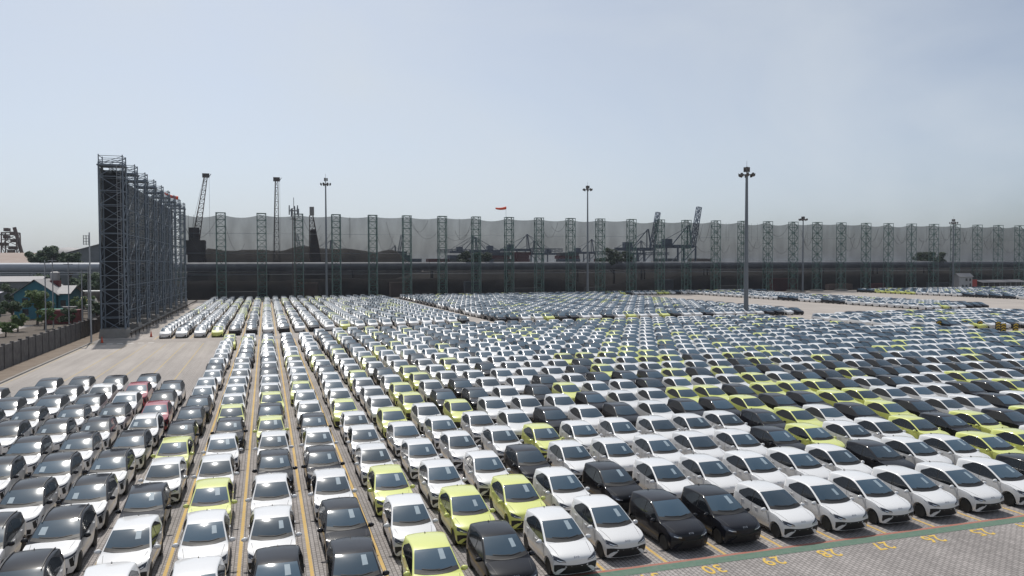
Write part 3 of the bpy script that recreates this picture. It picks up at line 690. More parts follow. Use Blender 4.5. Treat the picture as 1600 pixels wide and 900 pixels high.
# far wind fence: green towers and netting
FY, FH = 263.4, 27.8
def tower_meshes(w, d, h, n, r, m):
    leg = MB(); leg.bar((0, 0, 0), (0, 0, h), r)
    br = MB()
    for i in range(n + 1):
        z = h * i / n; c = [(-w / 2, -d / 2, z), (w / 2, -d / 2, z), (w / 2, d / 2, z), (-w / 2, d / 2, z)]
        for k in range(4):
            br.bar(c[k], c[(k + 1) % 4], r * .6)
            if i < n:
                z2 = h * (i + 1) / n; a = c[k] if (i + k) % 2 else c[(k + 1) % 4]; b = c[(k + 1) % 4] if (i + k) % 2 else c[k]
                br.bar(a, (b[0], b[1], z2), r * .55)
    return leg.mesh('leg', 'leg_green' if m == 'steel_green' else m), br.mesh('bracing', m)
LEGM, BRM = tower_meshes(2.7, 2.4, FH, 13, .14, 'steel_green')
hm = MB(); hm.box((-1.5, -1.35, FH), (1.5, 1.35, FH + .12)); HEADM = hm.mesh('top_frame', 'steel_green')
fm = MB(); fm.box((-1.9, -1.7, 0), (1.9, 1.7, .7)); FOOTM = fm.mesh('footing', 'concrete')
txs = [-13.488 + 11.939 * i for i in range(-1, 36)]
for i, x in enumerate(txs):
    t = thing('lattice_tower', 'green lattice tower holding the far netting, %s from the left end' % ordn(i + 1), 'tower', (x + rnd.uniform(-.5, .5), FY, 0), 'green lattice towers of the far wind fence')
    for sx in (-1, 1):
        for sy in (-1, 1): link('leg', LEGM, t, (sx * 1.35, sy * 1.2, 0))
    link('bracing', BRM, t); link('top_frame', HEADM, t); link('footing', FOOTM, t)
net = thing('wind_netting', 'grey mesh netting strung across the far green towers', 'netting', (0, FY, 0))
for a, b in zip(txs[:-1], txs[1:]):
    m_ = MB(); N, K = 8, 6; sag = rnd.uniform(.45, 1.15); bl = rnd.uniform(.1, .35)
    vs = []
    for k in range(K + 1):
        for j in range(N + 1):
            u = j / N; q = 4 * u * (1 - u); zt = FH - .25 - sag * q; vs.append((lerp(a, b, u), 1.5 + bl * q * math.sin(3 * k / K), .3 + (zt - .3) * k / K))
    m_.add(vs, [(k * (N + 1) + j, k * (N + 1) + j + 1, (k + 1) * (N + 1) + j + 1, (k + 1) * (N + 1) + j) for k in range(K) for j in range(N)])
    m_.build('net_panel', 'far_net', net, smooth=True)
    c = MB()
    for z, r in ((21.4, .045), (15.1, .05), (8.2, .07)):
        if z == 15.1 and a > 40: continue
        c.bar((a, 1.25, z), (b, 1.25, z), r)
    c.build('rail', 'galv' if rnd.random() < .7 else 'steel_blue', net)
    if rnd.random() < .8:
        w = MB()
        for q in range(rnd.choice((1, 2, 2, 3))):
            z0, z1, dp = rnd.uniform(20, 27), rnd.uniform(16, 27), rnd.uniform(2.5, 6.5); u0, u1 = rnd.choice(((0.12, .88), (.12, .6), (.4, .88)))
            pts = []
            for j in range(11):
                u = j / 10; pts.append((lerp(a, b, lerp(u0, u1, u)), 1.0, lerp(z0, z1, u) - dp * 4 * u * (1 - u)))
            w.tube(pts, .05, 4)
        for q in range(rnd.choice((0, 1, 2))):
            x = lerp(a, b, rnd.uniform(.2, .8)); w.bar((x, 1.3, 20), (x, 1.3, FH - .6), .035)
        w.build('slack_rope', 'rope', net)

# side wind fence on plinths
LEG2, BR2 = tower_meshes(3.3, 3.0, 26.0, 12, .13, 'steel_blue')
pm = MB()
pm.add([(-2.0, -1.9, 0), (2.0, -1.9, 0), (2.0, 1.9, 0), (-2.0, 1.9, 0), (-1.85, -1.75, 1.35), (1.85, -1.75, 1.35), (1.85, 1.75, 1.35), (-1.85, 1.75, 1.35)], [(0, 3, 2, 1), (4, 5, 6, 7), (0, 1, 5, 4), (1, 2, 6, 5), (2, 3, 7, 6), (3, 0, 4, 7)])
PLM = pm.mesh('plinth', 'concrete')
dk = MB(); dk.box((-1.9, -1.7, 25.75), (1.9, 1.7, 25.95)); DKM = dk.mesh('top_platform', 'steel_blue')
hr = MB()
for z in (26.6, 27.25):
    for a, b in (((-1.65, -1.5), (1.65, -1.5)), ((1.65, -1.5), (1.65, 1.5)), ((1.65, 1.5), (-1.65, 1.5)), ((-1.65, 1.5), (-1.65, -1.5))): hr.bar((*a, z), (*b, z), .05)
for q in ((-1.65, -1.5), (1.65, -1.5), (1.65, 1.5), (-1.65, 1.5)): hr.bar((*q, 25.9), (*q, 27.45), .08)
for a, b in (((-1.65, -1.5, 25.9), (1.65, 1.5, 27.25)), ((-1.65, 1.5, 26), (1.65, 1.5, 27.2)), ((-1.65, -1.5, 26), (1.65, -1.5, 27.2))): hr.bar(a, b, .05)
HRM = hr.mesh('top_railing', 'steel_blue')
ld = MB()
for sx in (-.25, .25): ld.bar((sx, -1.62, 1.4), (sx, -1.62, 26), .03)
for i in range(60): ld.bar((-.25, -1.62, 1.6 + i * .4), (.25, -1.62, 1.6 + i * .4), .018)
LDM = ld.mesh('ladder', 'galv')
sys_ = [133.6 + 11.75 * i for i in range(9)]
for i, y in enumerate(sys_):
    t = thing('plinth_tower', 'blue-grey lattice tower on concrete plinth, %s from the near end of the side fence' % ordn(i + 1), 'tower', (-22.4, y, 0), 'blue-grey lattice towers of the side wind fence')
    link('plinth', PLM, t)
    for sx in (-1, 1):
        for sy in (-1, 1): link('leg', LEG2, t, (sx * 1.65, sy * 1.5, .9))
    o = link('bracing', BR2, t, (0, 0, .9))
    link('top_platform', DKM, t, (0, 0, .6)); link('top_railing', HRM, t, (0, 0, .6)); l_ = link('ladder', LDM, t, (1.1, 0, .6))
snet = thing('side_netting', 'dark mesh netting filling the row of blue-grey plinth towers', 'netting', (0, 0, 0))
for k, (a, b) in enumerate(zip(sys_, sys_[1:] + [sys_[-1] + 4])):
    m_ = MB(); m_.add([(-24.15, a - (1.6 if k == 0 else 0), 1.2), (-24.15, b, 1.2), (-24.15, b, 26.2), (-24.15, a - (1.6 if k == 0 else 0), 26.2)], [(0, 1, 2, 3)])
    m_.add([(-20.6, a + 1.5, 1.2), (-20.6, b - 1.5, 1.2), (-20.6, b - 1.5, 25.4), (-20.6, a + 1.5, 25.4)], [(0, 1, 2, 3)]) if k < 0 else None
    m_.build('net_panel', 'side_net', snet)
    c = MB()
    for z in range(4, 27, 4): c.bar((-20.75, a, z), (-20.75, b, z), .06); c.bar((-24.05, a, z), (-24.05, b, z), .06)
    if k < 8:
        for z in (2, 10, 18): c.bar((-20.75, a, z), (-20.75, b, z + 6), .045)
    c.build('rail', 'steel_blue', snet)
    if k < 8:
        pl = MB(); pl.box((-20.75, a + 1.95, 0), (-20.35, b - 1.95, .75)); pl.build('kerb_wall', 'concrete', snet)
m_ = MB(); m_.add([(-24.15, 135.2, 1.2), (-20.7, 135.2, 1.2), (-20.7, 135.2, 26.0), (-24.15, 135.2, 26.0)], [(0, 1, 2, 3)]); m_.build('end_net', 'side_net', snet)
gr = thing('guard_rail', 'low rusty guard rail in front of the tower plinths', 'guard rail', (0, 0, 0))
r_ = MB(); r_.box((-19.98, 131.5, .45), (-19.92, 252, .75)); r_.build('beam', 'soil', gr)
for i in range(31):
    r_ = MB(); r_.box((-19.92, 132 + i * 4, 0), (-19.80, 132.12 + i * 4, .72)); r_.build('post', 'dark_steel', gr)

# light masts
def light_mast(x, y, h, top, label, r0=.42, r1=.2, aerial=True, base=.0):
    t = thing('light_mast', label, 'light mast', (x, y, 0), 'floodlight masts of the yard')
    p = MB(); p.bar((0, 0, base), (0, 0, h), r0, 14, r1); p.build('pole', 'mast_grey', t, smooth=True, sharp=50)
    b = MB(); b.box((-.8, -.8, 0), (.8, .8, .5)); b.build('footing', 'concrete', t)
    c = MB(); c.lathe([(.3, h - .1), (.95, h), (.95, h + .12), (.3, h + .2)], 14); c.build('lamp_ring', 'dark_steel', t)
    for k in range(8):
        a = 2 * math.pi * k / 8 + .3; cx, cy = math.cos(a), math.sin(a)
        f = MB(); f.bar((cx * .9, cy * .9, h + .1), (cx * 1.45, cy * 1.45, h + .12), .05); f.add(*flood(cx, cy, h)); f.build('floodlight', 'dark_steel', t)
    u = MB(); u.bar((0, 0, h), (0, 0, h + top), .12, 6)
    for k in range(3):
        a = 2 * math.pi * k / 3; x_, y_ = .45 * math.cos(a), .45 * math.sin(a)
        u.box((x_ - .22, y_ - .16, h + top - 1.0), (x_ + .22, y_ + .16, h + top)); u.bar((0, 0, h + top - .4), (x_, y_, h + top - .4), .05)
    u.build('camera_head', 'dark_steel', t)
    if aerial: v = MB(); v.bar((0, 0, h + top), (0, 0, h + top + 1.3), .035); v.build('aerial', 'dark_steel', t)
    return t
def flood(cx, cy, h):
    px, py = -cy, cx; c = Vector((cx * 1.55, cy * 1.55, h)); w, d, q = .26, .16, .28; vs = []
    for a in (-1, 1):
        for b in (-1, 1):
            for e in (-1, 1): vs.append((c.x + px * w * a + cx * d * b, c.y + py * w * a + cy * d * b, c.z + q * e + .12 * b))
    return vs, [(0, 1, 3, 2), (4, 6, 7, 5), (0, 4, 5, 1), (2, 3, 7, 6), (0, 2, 6, 4), (1, 5, 7, 3)]
light_mast(97.6, 143, 29.9, 1.7, 'tall grey floodlight mast with camera head standing among the parked cars', .52, .27)
light_mast(18.5, 255, 36.9, 2.0, 'thin grey floodlight mast before the net, right of the antenna mast', .42, .2)
light_mast(106.7, 250, 37.0, 1.4, 'grey floodlight mast before the middle of the far netting', .42, .2)
light_mast(199.6, 255, 28.3, 1.2, 'pale floodlight mast by the aisle on the right of the yard', .36, .2, False)
light_mast(277.7, 258, 28.2, 1.6, 'floodlight mast rising beside the small white gatehouse', .36, .2)

# windsocks
def windsock(x, y, z0, z1, dx, dz, label):
    t = thing('windsock', label, 'windsock', (x, y, 0), 'orange windsocks'); p = MB(); p.bar((0, 0, z0), (0, 0, z1 + .3), .05, 6); p.build('pole', 'galv', t)
    s_ = MB(); k = 10; vs = []; n = 6
    for i in range(n + 1):
        u = i / n; r = lerp(.55, .30, u); c = (dx * u, 0, z1 + dz * u - .25 * math.sin(u * 3)); 
        for j in range(k):
            a = 2 * math.pi * j / k; vs.append((c[0], c[1] + r * math.cos(a), c[2] + r * math.sin(a)))
    s_.add(vs, [(i * k + j, i * k + (j + 1) % k, (i + 1) * k + (j + 1) % k, (i + 1) * k + j) for i in range(n) for j in range(k)]); s_.build('sock', 'orange_fabric', t, smooth=True)
windsock(-22.4, 229, FH - 1, 29.4, -3.4, 1.3, 'drooping orange windsock above the last blue-grey tower')
windsock(81.2, FY, FH, 31.2, -3.8, -.2, 'level orange windsock above the middle of the far netting')

# antenna mast before the net
t = thing('antenna_mast', 'dark antenna mast with panel aerials in front of the far netting', 'antenna mast', (8.6, 254, 0))
b = MB(); truss(b, (0, 0, 0), (0, 0, 29), 1.1, .8, 18, .09); b.build('lattice', 'dark_steel', t)
b = MB(); b.lathe([(1.3, 28.2), (1.3, 28.35)], 10); b.lathe([(1.2, 25.6), (1.2, 25.7)], 10); b.build('platform', 'dark_steel', t)
for k in range(9):
    a = 2 * math.pi * k / 9; b = MB(); cx, cy = 1.45 * math.cos(a), 1.45 * math.sin(a); z = 27.6 + (k % 3) * .5
    b.box((cx - .17, cy - .1, z - 1.1), (cx + .17, cy + .1, z + 1.3)); b.bar((cx * .6, cy * .6, z), (cx, cy, z), .06); b.build('panel_aerial', 'mast_grey', t)
b = MB(); b.bar((0, 0, 29), (0, 0, 32.4), .09); b.build('lightning_rod', 'mast_grey', t)

# ------------------------------------------------------------------ boundary wall, left
wall = thing('boundary_wall', 'weathered dark concrete panel wall along the left edge of the yard', 'wall', (0, 0, 0))
py_ = 60.0; k = 0
while py_ < 262:
    x = lerp(-28.6, -24.7, min(1, max(0, (py_ - 60) / 85))) if py_ < 145 else -25.4
    x = -27.0
    b = MB(); b.box((x - .09, py_ + .14, 0), (x + .09, py_ + 2.86, 2.5 + rnd.uniform(-.04, .04))); b.build('panel', 'old_concrete', wall)
    b = MB(); b.box((x - .17, py_ - .14, 0), (x + .17, py_ + .14, 2.72)); b.build('post', 'old_concrete', wall); py_ += 3.0; k += 1
kb = MB(); kb.box((-24.05, 55, 0), (-23.8, 124, .13)); kb.build('kerb', 'concrete', None, kind='structure', label='low concrete kerb beside the soil strip')

# ------------------------------------------------------------------ land behind the fences
sheet('coal_yard', -900, 268, 1500, 1400, .012, 'coal', kind='structure', label='dark coal yard ground behind the far netting')
sheet('town_ground', -900, 30, -27.45, 268, .002, 'soil', kind='structure', label='dusty ground of the settlement beyond the boundary wall')
def heap(name, label, x0, x1, y0, y1, h, m, seed):
    q = random.Random(seed); nx = max(8, int((x1 - x0) / 3)); ny = 8; b = MB(); vs = []
    ph = [q.uniform(0, 6) for _ in range(4)]
    for i in range(nx + 1):
        for j in range(ny + 1):
            u, v = i / nx, j / ny; e = min(1, 9 * u * (1 - u)) ** .6 * min(1, 3.6 * v * (1 - v)) ** .9
            z = h * e * (.93 + .04 * math.sin(u * 13 + ph[0]) + .03 * math.sin(u * 31 + ph[1]) + .012 * q.uniform(-1, 1)); vs.append((lerp(x0, x1, u) + q.uniform(-1, 1), lerp(y0, y1, v) + q.uniform(-1, 1), z))
    b.add(vs, [(i * (ny + 1) + j, (i + 1) * (ny + 1) + j, (i + 1) * (ny + 1) + j + 1, i * (ny + 1) + j + 1) for i in range(nx) for j in range(ny)])
    return b.build(name, m, None, smooth=True, label=label, category='coal heap', group='coal heaps behind the netting')
heap('coal_heap', 'high dark coal heap under the cranes at the left of the netting', -34, 66, 318, 372, 21.5, 'heap', 1)
heap('coal_heap', 'low long coal heap behind the middle of the netting', 40, 330, 300, 350, 12.2, 'heap', 2)
heap('coal_heap', 'dark coal heap behind the right end of the netting', 290, 520, 300, 360, 13.5, 'heap', 3)
heap('coal_heap', 'low coal bank just behind the left half of the netting', -60, 130, 275, 292, 7.2, 'coal', 4)
heap('coal_heap', 'low coal bank just behind the right half of the netting', 118, 470, 276, 292, 7.8, 'coal', 5)

cq = random.Random(9)
for i in range(14):
    cx = -8 + i * 26 + cq.uniform(-7, 7); t = thing('stored_container', 'shipping container in the shade behind the netting, %s from the left' % ordn(i + 1), 'container', (cx, 270.5, 0), 'containers behind the netting')
    hh = 2.6 * cq.choice((1, 1, 2)); ll = cq.choice((3.0, 6.0)); m_ = cq.choice(('container_red', 'shed_grey', 'roof_rust', 'steel_blue', 'white_wall')); b = MB(); b.box((-ll, -1.2, 0), (ll, 1.2, hh)); b.build('shell', m_, t)
    b = MB(); [b.box((-ll + .3 + k * .6, -1.26, .2), (-ll + .55 + k * .6, -1.2, hh - .2)) for k in range(int(ll / .3) - 1)]; b.build('ribs', m_, t)
# covered conveyor
cv = thing('covered_conveyor', 'long silver tube conveyor on trestles running behind the netting and the houses', 'conveyor', (0, 295, 0))
for i in range(26):
    xa = -330 + i * 30; b = MB(); k = 12
    vs = [(x, 1.5 * math.cos(2 * math.pi * j / k), 10.75 + 1.5 * math.sin(2 * math.pi * j / k)) for x in (xa, xa + 29.9) for j in range(k)]
    b.add(vs, [(j, (j + 1) % k, k + (j + 1) % k, k + j) for j in range(k)]); b.build('tube_section', 'pipe_silver', cv, smooth=True)
    b = MB(); b.box((xa, -1.6, 8.9), (xa + 30, 1.6, 9.2)); b.box((xa, -1.75, 8.2), (xa + 30, -1.6, 8.45)); b.build('walkway', 'galv', cv)
    b = MB()
    for sy in (-1.3, 1.3): b.bar((xa + 1, sy * 1.3, 0), (xa + 1, sy, 8.9), .28)
    b.bar((xa + 1, -1.6, 1), (xa + 1, 1.4, 8), .12); b.build('trestle', 'dark_steel', cv)

# cranes
def lattice_crane(x, y, z0, hx, hz, m, label, cab=True, w=2.0, lean=0):
    t = thing('lattice_crane', label, 'crane', (x, y, 0), 'harbour cranes at the left')
    if cab:
        b = MB(); b.box((-3, -3, 0), (3, 3, z0 - 6)); b.build('pedestal', 'dark_steel', t)
        b = MB(); b.box((-4.2, -4, z0 - 6), (3.4, 4, z0 - .4)); b.build('machine_house', 'dark_steel', t)
        b = MB(); b.box((-2.6, -2, z0 - .4), (1.2, 1.5, z0 + 4.6)); b.build('a_frame', 'dark_steel', t)
        b = MB(); b.box((-2.2, -2.1, z0 + .6), (-.9, -1.95, z0 + 2.6)); b.build('cab_window', 'window_dark', t)
    b = MB(); truss(b, (0, 0, z0), (hx, 0, hz), w * 1.25, w * .55, 14, .13); b.build('boom', m, t)
    b = MB(); b.box((hx - 1.3, -.6, hz - .3), (hx + 1.3, .6, hz + 1.3)); b.bar((hx + 1.2, 0, hz), (hx + 1.9, 0, hz + 1.2), .15); b.build('boom_head', 'dark_steel', t)
    b = MB(); b.bar((-1.5, 0, z0 + 4.4), (hx - .6, 0, hz + .6), .06); b.bar((-.9, .4, z0 + 4.4), (hx - .3, .4, hz + .2), .06); b.bar((hx + 1.2, 0, hz), (hx + 1.2, 0, z0 + 1), .04); b.build('stay_cable', 'rope', t)
lattice_crane(-26.0, 330, 21.5, 3.9, 46.2, 'crane_rust', 'rusty lattice boom crane on a tall dark pedestal at the left')
lattice_crane(4.2, 330, 6, .4, 45.5, 'dark_steel', 'upright dark lattice boom standing near the middle-left netting', False, 1.9)
t = thing('derrick', 'leaning rusty derrick tower with pale tip behind the netting', 'crane', (18.5, 320, 0), 'harbour cranes at the left')
b = MB(); truss(b, (0.5, 0, 12), (-1.0, 0, 31), 4.6, 1.4, 9, .16); b.build('lattice', 'crane_rust', t)
b = MB(); b.box((-1.6, -.8, 31), (.1, .8, 34.4)); b.build('tip', 'concrete', t)
b = MB(); b.bar((.6, 0, 12), (-.4, 0, 25.5), 3.0, 4, 1.4); b.build('machinery', 'dark_steel', t)
b = MB(); b.box((-4, -4, 0), (6, 4, 12.5)); b.build('base_house', 'dark_steel', t)
def gantry(x, y, s, up, label, m='crane_blue', flip=1):
    """ship-to-shore crane: portal legs, girder, raised or level boom, apex"""
    t = thing('gantry_crane', label, 'gantry crane', (x, y, 0), 'ship-to-shore cranes far behind the netting'); t.scale = (s * flip, s, s)
    for lx in (0, 12):
        for ly in (-7, 7):
            b = MB(); b.bar((lx, ly, 0), (lx, ly, 22), .65); b.build('leg', m, t)
    b = MB()
    for ly in (-7, 7): b.bar((0, ly, 9), (12, ly, 9), .5); b.bar((0, ly, 9), (12, ly, 21), .35)
    for lx in (0, 12): b.bar((lx, -7, 9), (lx, 7, 9), .5); b.bar((lx, -7, 22), (lx, 7, 22), .5)
    b.build('portal_beam', m, t)
    b = MB(); b.box((-12, -1.6, 21), (14, 1.6, 23)); b.build('girder', m, t)
    b = MB(); b.bar((12, -3, 22), (11, -1, 35), .5); b.bar((12, 3, 22), (11, 1, 35), .5); b.bar((0, 0, 23), (11, 0, 35), .4); b.bar((11, 0, 34), (-11, 0, 23), .2); b.build('apex_frame', m, t)
    b = MB(); truss(b, (14, 0, 22), (18.5, 0, 46) if up else (42, 0, 22), 2.6, 2.2, 9, .3); b.build('boom', m, t)
    b = MB(); b.box((-6, -2.2, 23), (-1, 2.2, 26.5)); b.build('machine_house', m, t)
    if not up: b = MB(); b.bar((11, 0, 35), (32, 0, 22.5), .2); b.bar((11, 0, 35), (24, 0, 22.5), .2); b.build('fore_stay', m, t)
gantry(208, 420, .92, True, 'dark blue ship-to-shore crane with raised boom, left of the pair')
gantry(234.5, 420, 1.0, True, 'dark blue ship-to-shore crane with raised boom, right of the pair')
for i, (gx, gy, gs, gu) in enumerate(((172, 690, 1.05, False), (196, 700, 1.1, False), (224, 700, 1.15, False), (262, 720, 1.0, False), (300, 720, 1.05, False), (60, 640, .9, False), (96, 660, .8, True), (36, 600, .75, True), (345, 700, 1.0, False))):
    gantry(gx, gy, gs, gu, 'distant hazy harbour crane, %s from the left among those seen through the netting' % ordn(i + 1), flip=-1 if i % 2 else 1)

kq = random.Random(21)
for i in range(18):
    kx = 52 + i * 19 + kq.uniform(-5, 5); t = thing('container_stack', 'distant container stack on the quay seen through the netting, %s from the left' % ordn(i + 1), 'container stack', (kx, 600 + kq.uniform(-20, 20), 0), 'container stacks on the far quay')
    w_ = kq.uniform(6, 11)
    for lv in range(kq.choice((5, 6, 6, 7, 8))):
        b = MB(); b.box((-w_ + kq.uniform(0, 2), -5, lv * 2.7), (w_ - kq.uniform(0, 3), 5, lv * 2.7 + 2.6)); b.build('container', kq.choice(('shed_grey', 'crane_blue', 'roof_rust', 'container_red', 'steel_blue')), t)
# trees
def leafy(b, q, c, r, n, size):
    for _ in range(n):
        d = Vector((q.gauss(0, 1), q.gauss(0, 1), q.gauss(0, 1))).normalized() * r * (q.random() ** .35); p = Vector(c) + Vector((d.x, d.y, d.z * .8))
        a = Vector((q.uniform(-1, 1), q.uniform(-1, 1), q.uniform(-.6, .6))).normalized(); e = a.orthogonal().normalized(); w = size * q.uniform(.6, 1.3)
        b.add([p - a * w, p + e * w * .45, p + a * w, p - e * w * .45], [(0, 1, 2, 3)])
def tree(x, y, h, r, label, leaf='leaf_dark', seed=0, size=.45, blobs=14, per=150, flat=1., group='trees around the yard'):
    q = random.Random(seed); t = thing('broadleaf_tree', label, 'tree', (x, y, 0), group)
    tr = MB(); tr.bar((0, 0, 0), (.1, 0, h * .5), .05 * h * .6 + .05, 7, .03 * h * .6 + .03); cr = MB()
    for k in range(int(blobs * 1.5)):
        a = q.uniform(0, 6.28); rr = r * q.uniform(.1, .95); z = h - r * .55 * flat + q.uniform(-.55, .45) * r * flat
        c = (rr * math.cos(a), rr * math.sin(a), z); leafy(cr, q, c, r * q.uniform(.18, .36), int(per * .75), size)
        if k < 7: tr.bar((.1, 0, h * .42), (c[0] * .85, c[1] * .85, c[2]), .018 * h + .02, 5, .02)
    tr.build('trunk', 'bark', t); cr.build('crown', leaf, t)
tree(-81, 330, 16.5, 4.5, 'dark tree behind the conveyor, left of the gabled warehouse', seed=1, size=.7, per=110)
tree(-76, 332, 18.5, 4.6, 'tallest dark tree behind the silver conveyor', seed=2, size=.7, per=110)
tree(-70.5, 330, 16.2, 4.2, 'dark tree touching the gabled warehouse behind the conveyor', seed=3, size=.7, per=110)
tree(-41.5, 168, 6.3, 2.7, 'bright green tree in front of the teal house', 'leaf_light', 4, .28, 16, 170)
tree(-46.5, 171, 4.6, 2.0, 'low green tree left of the teal house', 'leaf_dark', 5, .26, 12, 130)
tree(-37.2, 155, 3.6, 1.7, 'scrubby bush behind the boundary wall near the red container', 'leaf_light', 6, .24, 10, 110)
for i, (tx, ty, th, trd) in enumerate(((-38, 268, 9.2, 4.4), (-46, 262, 8.6, 4.2), (-54, 270, 8.8, 4.6), (-33, 250, 8.2, 3.4), (-66, 274, 8.4, 4.5))):
    tree(tx, ty, th, trd, 'dark tree under the conveyor beyond the street, %s from the fence' % ordn(i + 1), 'leaf_dark', 10 + i, .5, 16, 120)
tree(80, 300, 16.0, 6.5, 'rounded dark tree seen through the netting left of the middle', seed=20, size=.8, per=120, flat=.7)
tree(140, 300, 17.0, 7.5, 'rounded dark tree seen through the netting at the middle', seed=21, size=.8, per=120, flat=.7)
tree(308, 300, 16.5, 7.0, 'dark tree seen through the netting beside the small gatehouse', seed=22, size=.8, per=100, flat=.7)

# ------------------------------------------------------------------ settlement beyond the wall
def gable(name, label, cat, x0, x1, y0, y1, ze, za, wm, rm, over=.5, ridge='x', windows=(), door=None, group=None):
    """house with a pitched roof; ridge along 'x' or 'y'"""
    t = thing(name, label, cat, ((x0 + x1) / 2, (y0 + y1) / 2, 0), group); w, d = (x1 - x0) / 2, (y1 - y0) / 2
    b = MB()
    if ridge == 'y': b.add([(-w, -d, 0), (w, -d, 0), (w, -d, ze), (0, -d, za - .15), (-w, -d, ze), (-w, d, 0), (w, d, 0), (w, d, ze), (0, d, za - .15), (-w, d, ze)], [(0, 1, 2, 3, 4), (9, 8, 7, 6, 5), (0, 5, 6, 1), (1, 6, 7, 2), (4, 9, 5, 0)])
    else: b.add([(-w, -d, 0), (w, -d, 0), (w, d, 0), (-w, d, 0), (-w, -d, ze), (w, -d, ze), (w, d, ze), (-w, d, ze), (-w, 0, za - .15), (w, 0, za - .15)], [(0, 1, 5, 4), (1, 2, 6, 9, 5), (2, 3, 7, 6), (3, 0, 4, 8, 7)])
    b.build('wall', wm, t)
    b = MB(); sl = (za - ze) / (w if ridge == 'y' else d); e = over; th = .12
    for s_ in (-1, 1):
        if ridge == 'y':
            A = [(s_ * (w + e), -d - e, ze - sl * e), (0, -d - e, za), (0, d + e, za), (s_ * (w + e), d + e, ze - sl * e)]
        else:
            A = [(-w - e, s_ * (d + e), ze - sl * e), (-w - e, 0, za), (w + e, 0, za), (w + e, s_ * (d + e), ze - sl * e)]
        b.add(A + [(p[0], p[1], p[2] + th) for p in A], [(0, 1, 2, 3), (7, 6, 5, 4), (0, 4, 5, 1), (2, 6, 7, 3), (0, 3, 7, 4), (1, 5, 6, 2)])
    b.build('roof', rm, t)
    for (wx, wz, ww, wh) in windows:
        b = MB(); b.box((wx - ww / 2, -d - .06, wz), (wx + ww / 2, -d + .02, wz + wh)); o = b.build('window', 'window_dark', t)
        f = MB(); f.box((wx - ww / 2 - .08, -d - .09, wz - .1), (wx + ww / 2 + .08, -d - .05, wz)); f.build('sill', 'white_wall', o)
    if door: b = MB(); b.box((door - .5, -d - .07, 0), (door + .5, -d + .02, 2.1)); b.build('door', 'dark_steel', t)
    return t
h_ = gable('teal_house', 'teal house with grey gabled roof and a white water tank', 'house', -50.2, -42.4, 186, 200, 5.3, 8.2, 'teal_wall', 'roof_grey', .6, 'y', ((-1.8, 3.2, 1.1, 1.2), (1.2, 3.2, 1.1, 1.2), (-1.8, .9, 1.1, 1.2)), 1.6)
gable('teal_annex', 'lower teal wing with hipped grey roof joined to the teal house', 'house', -42.3, -40.3, 187, 199, 5.2, 6.7, 'teal_wall', 'roof_grey', .5, 'x', ((0, 2.6, 1.0, 1.2),))
t = thing('water_tank', 'white drum water tank standing above the grey house roof', 'water tank', (-44.8, 196, 0)); b = MB(); b.lathe([(.9, 7.9), (.95, 8.4), (.95, 9.6), (.5, 9.9)], 14); b.build('drum', 'white_wall', t, smooth=True, sharp=40)
b = MB(); b.box((-1, -1, 0), (1, 1, 7.9)); b.build('stand', 'container_red', t)
t = thing('lean_to_shed', 'open shed with pale blue sheet roof at the left edge', 'shed', (-61, 192, 0)); b = MB(); b.add([(-6, -4, 4.7), (6, -4, 4.7), (6, 5, 5.4), (-6, 5, 5.4), (-6, -4, 4.82), (6, -4, 4.82), (6, 5, 5.52), (-6, 5, 5.52)], [(0, 1, 2, 3), (7, 6, 5, 4), (0, 4, 5, 1), (1, 5, 6, 2), (2, 6, 7, 3), (3, 7, 4, 0)]); b.build('roof', 'pipe_silver', t)
b = MB(); b.box((-5.6, 4, 0), (5.6, 4.2, 4.9)); b.build('back_wall', 'shed_grey', t)
for px in (-5.5, 0, 5.5): b = MB(); b.bar((px, -3.6, 0), (px, -3.6, 4.75), .1); b.build('post', 'dark_steel', t)
gable('low_shed', 'low grey block building under the conveyor at the left edge', 'shed', -96, -64, 262, 274, 6.6, 8.0, 'shed_grey', 'roof_grey', .4, 'x', ((-8, 3, 3, 1.5), (2, 3, 3, 1.5)))
gable('gabled_warehouse', 'large grey gabled warehouse behind the conveyor beside the tower fence', 'warehouse', -91, -50, 395, 470, 15.6, 21.6, 'shed_grey', 'roof_grey', .8, 'y')
gable('rusty_warehouse', 'wide warehouse with faded rusty roof at the far left', 'warehouse', -150, -86, 340, 380, 12.5, 16.5, 'shed_grey', 'roof_rust', .8, 'x')
t = thing('white_dome_tank', 'pale rounded storage roof behind the trees at the left', 'storage tank', (-101, 470, 0)); b = MB(); b.lathe([(13, 0), (13, 15), (10.5, 18.6), (6, 20.6), (.5, 21.3)], 20); b.build('shell', 'roof_grey', t, smooth=True, sharp=50)
t = thing('process_tower', 'tangled industrial process tower at the far left edge', 'industrial tower', (-114, 420, 0))
q = random.Random(77)
b = MB(); truss(b, (0, 0, 0), (0, 0, 27), 7, 6, 8, .3); b.build('frame', 'crane_rust', t)
for k in range(9):
    b = MB(); z = 14 + k * 1.7; x = q.uniform(-2.5, 2.5); b.box((x - q.uniform(.8, 1.8), -2, z), (x + q.uniform(.8, 1.8), 2, z + 1.5)); b.build('machine_deck', 'crane_rust', t)
b = MB(); b.bar((-8, 0, 26), (2, 0, 26), .3); b.bar((-6, 0, 10), (-6, 0, 26), .3); b.bar((1.5, 0, 29.5), (4.5, 0, 17), .8, 8); b.build('duct', 'crane_rust', t)
t = thing('long_canopy', 'long flat pale canopy behind the yellow truck', 'canopy', (-43.5, 216, 0)); b = MB(); b.box((-5.5, -3, 4.7), (9.5, 3, 4.95)); b.build('roof', 'truck_white', t)
for px in (-5, 0, 5, 9): b = MB(); b.bar((px, -2.7, 0), (px, -2.7, 4.7), .1); b.build('post', 'galv', t)
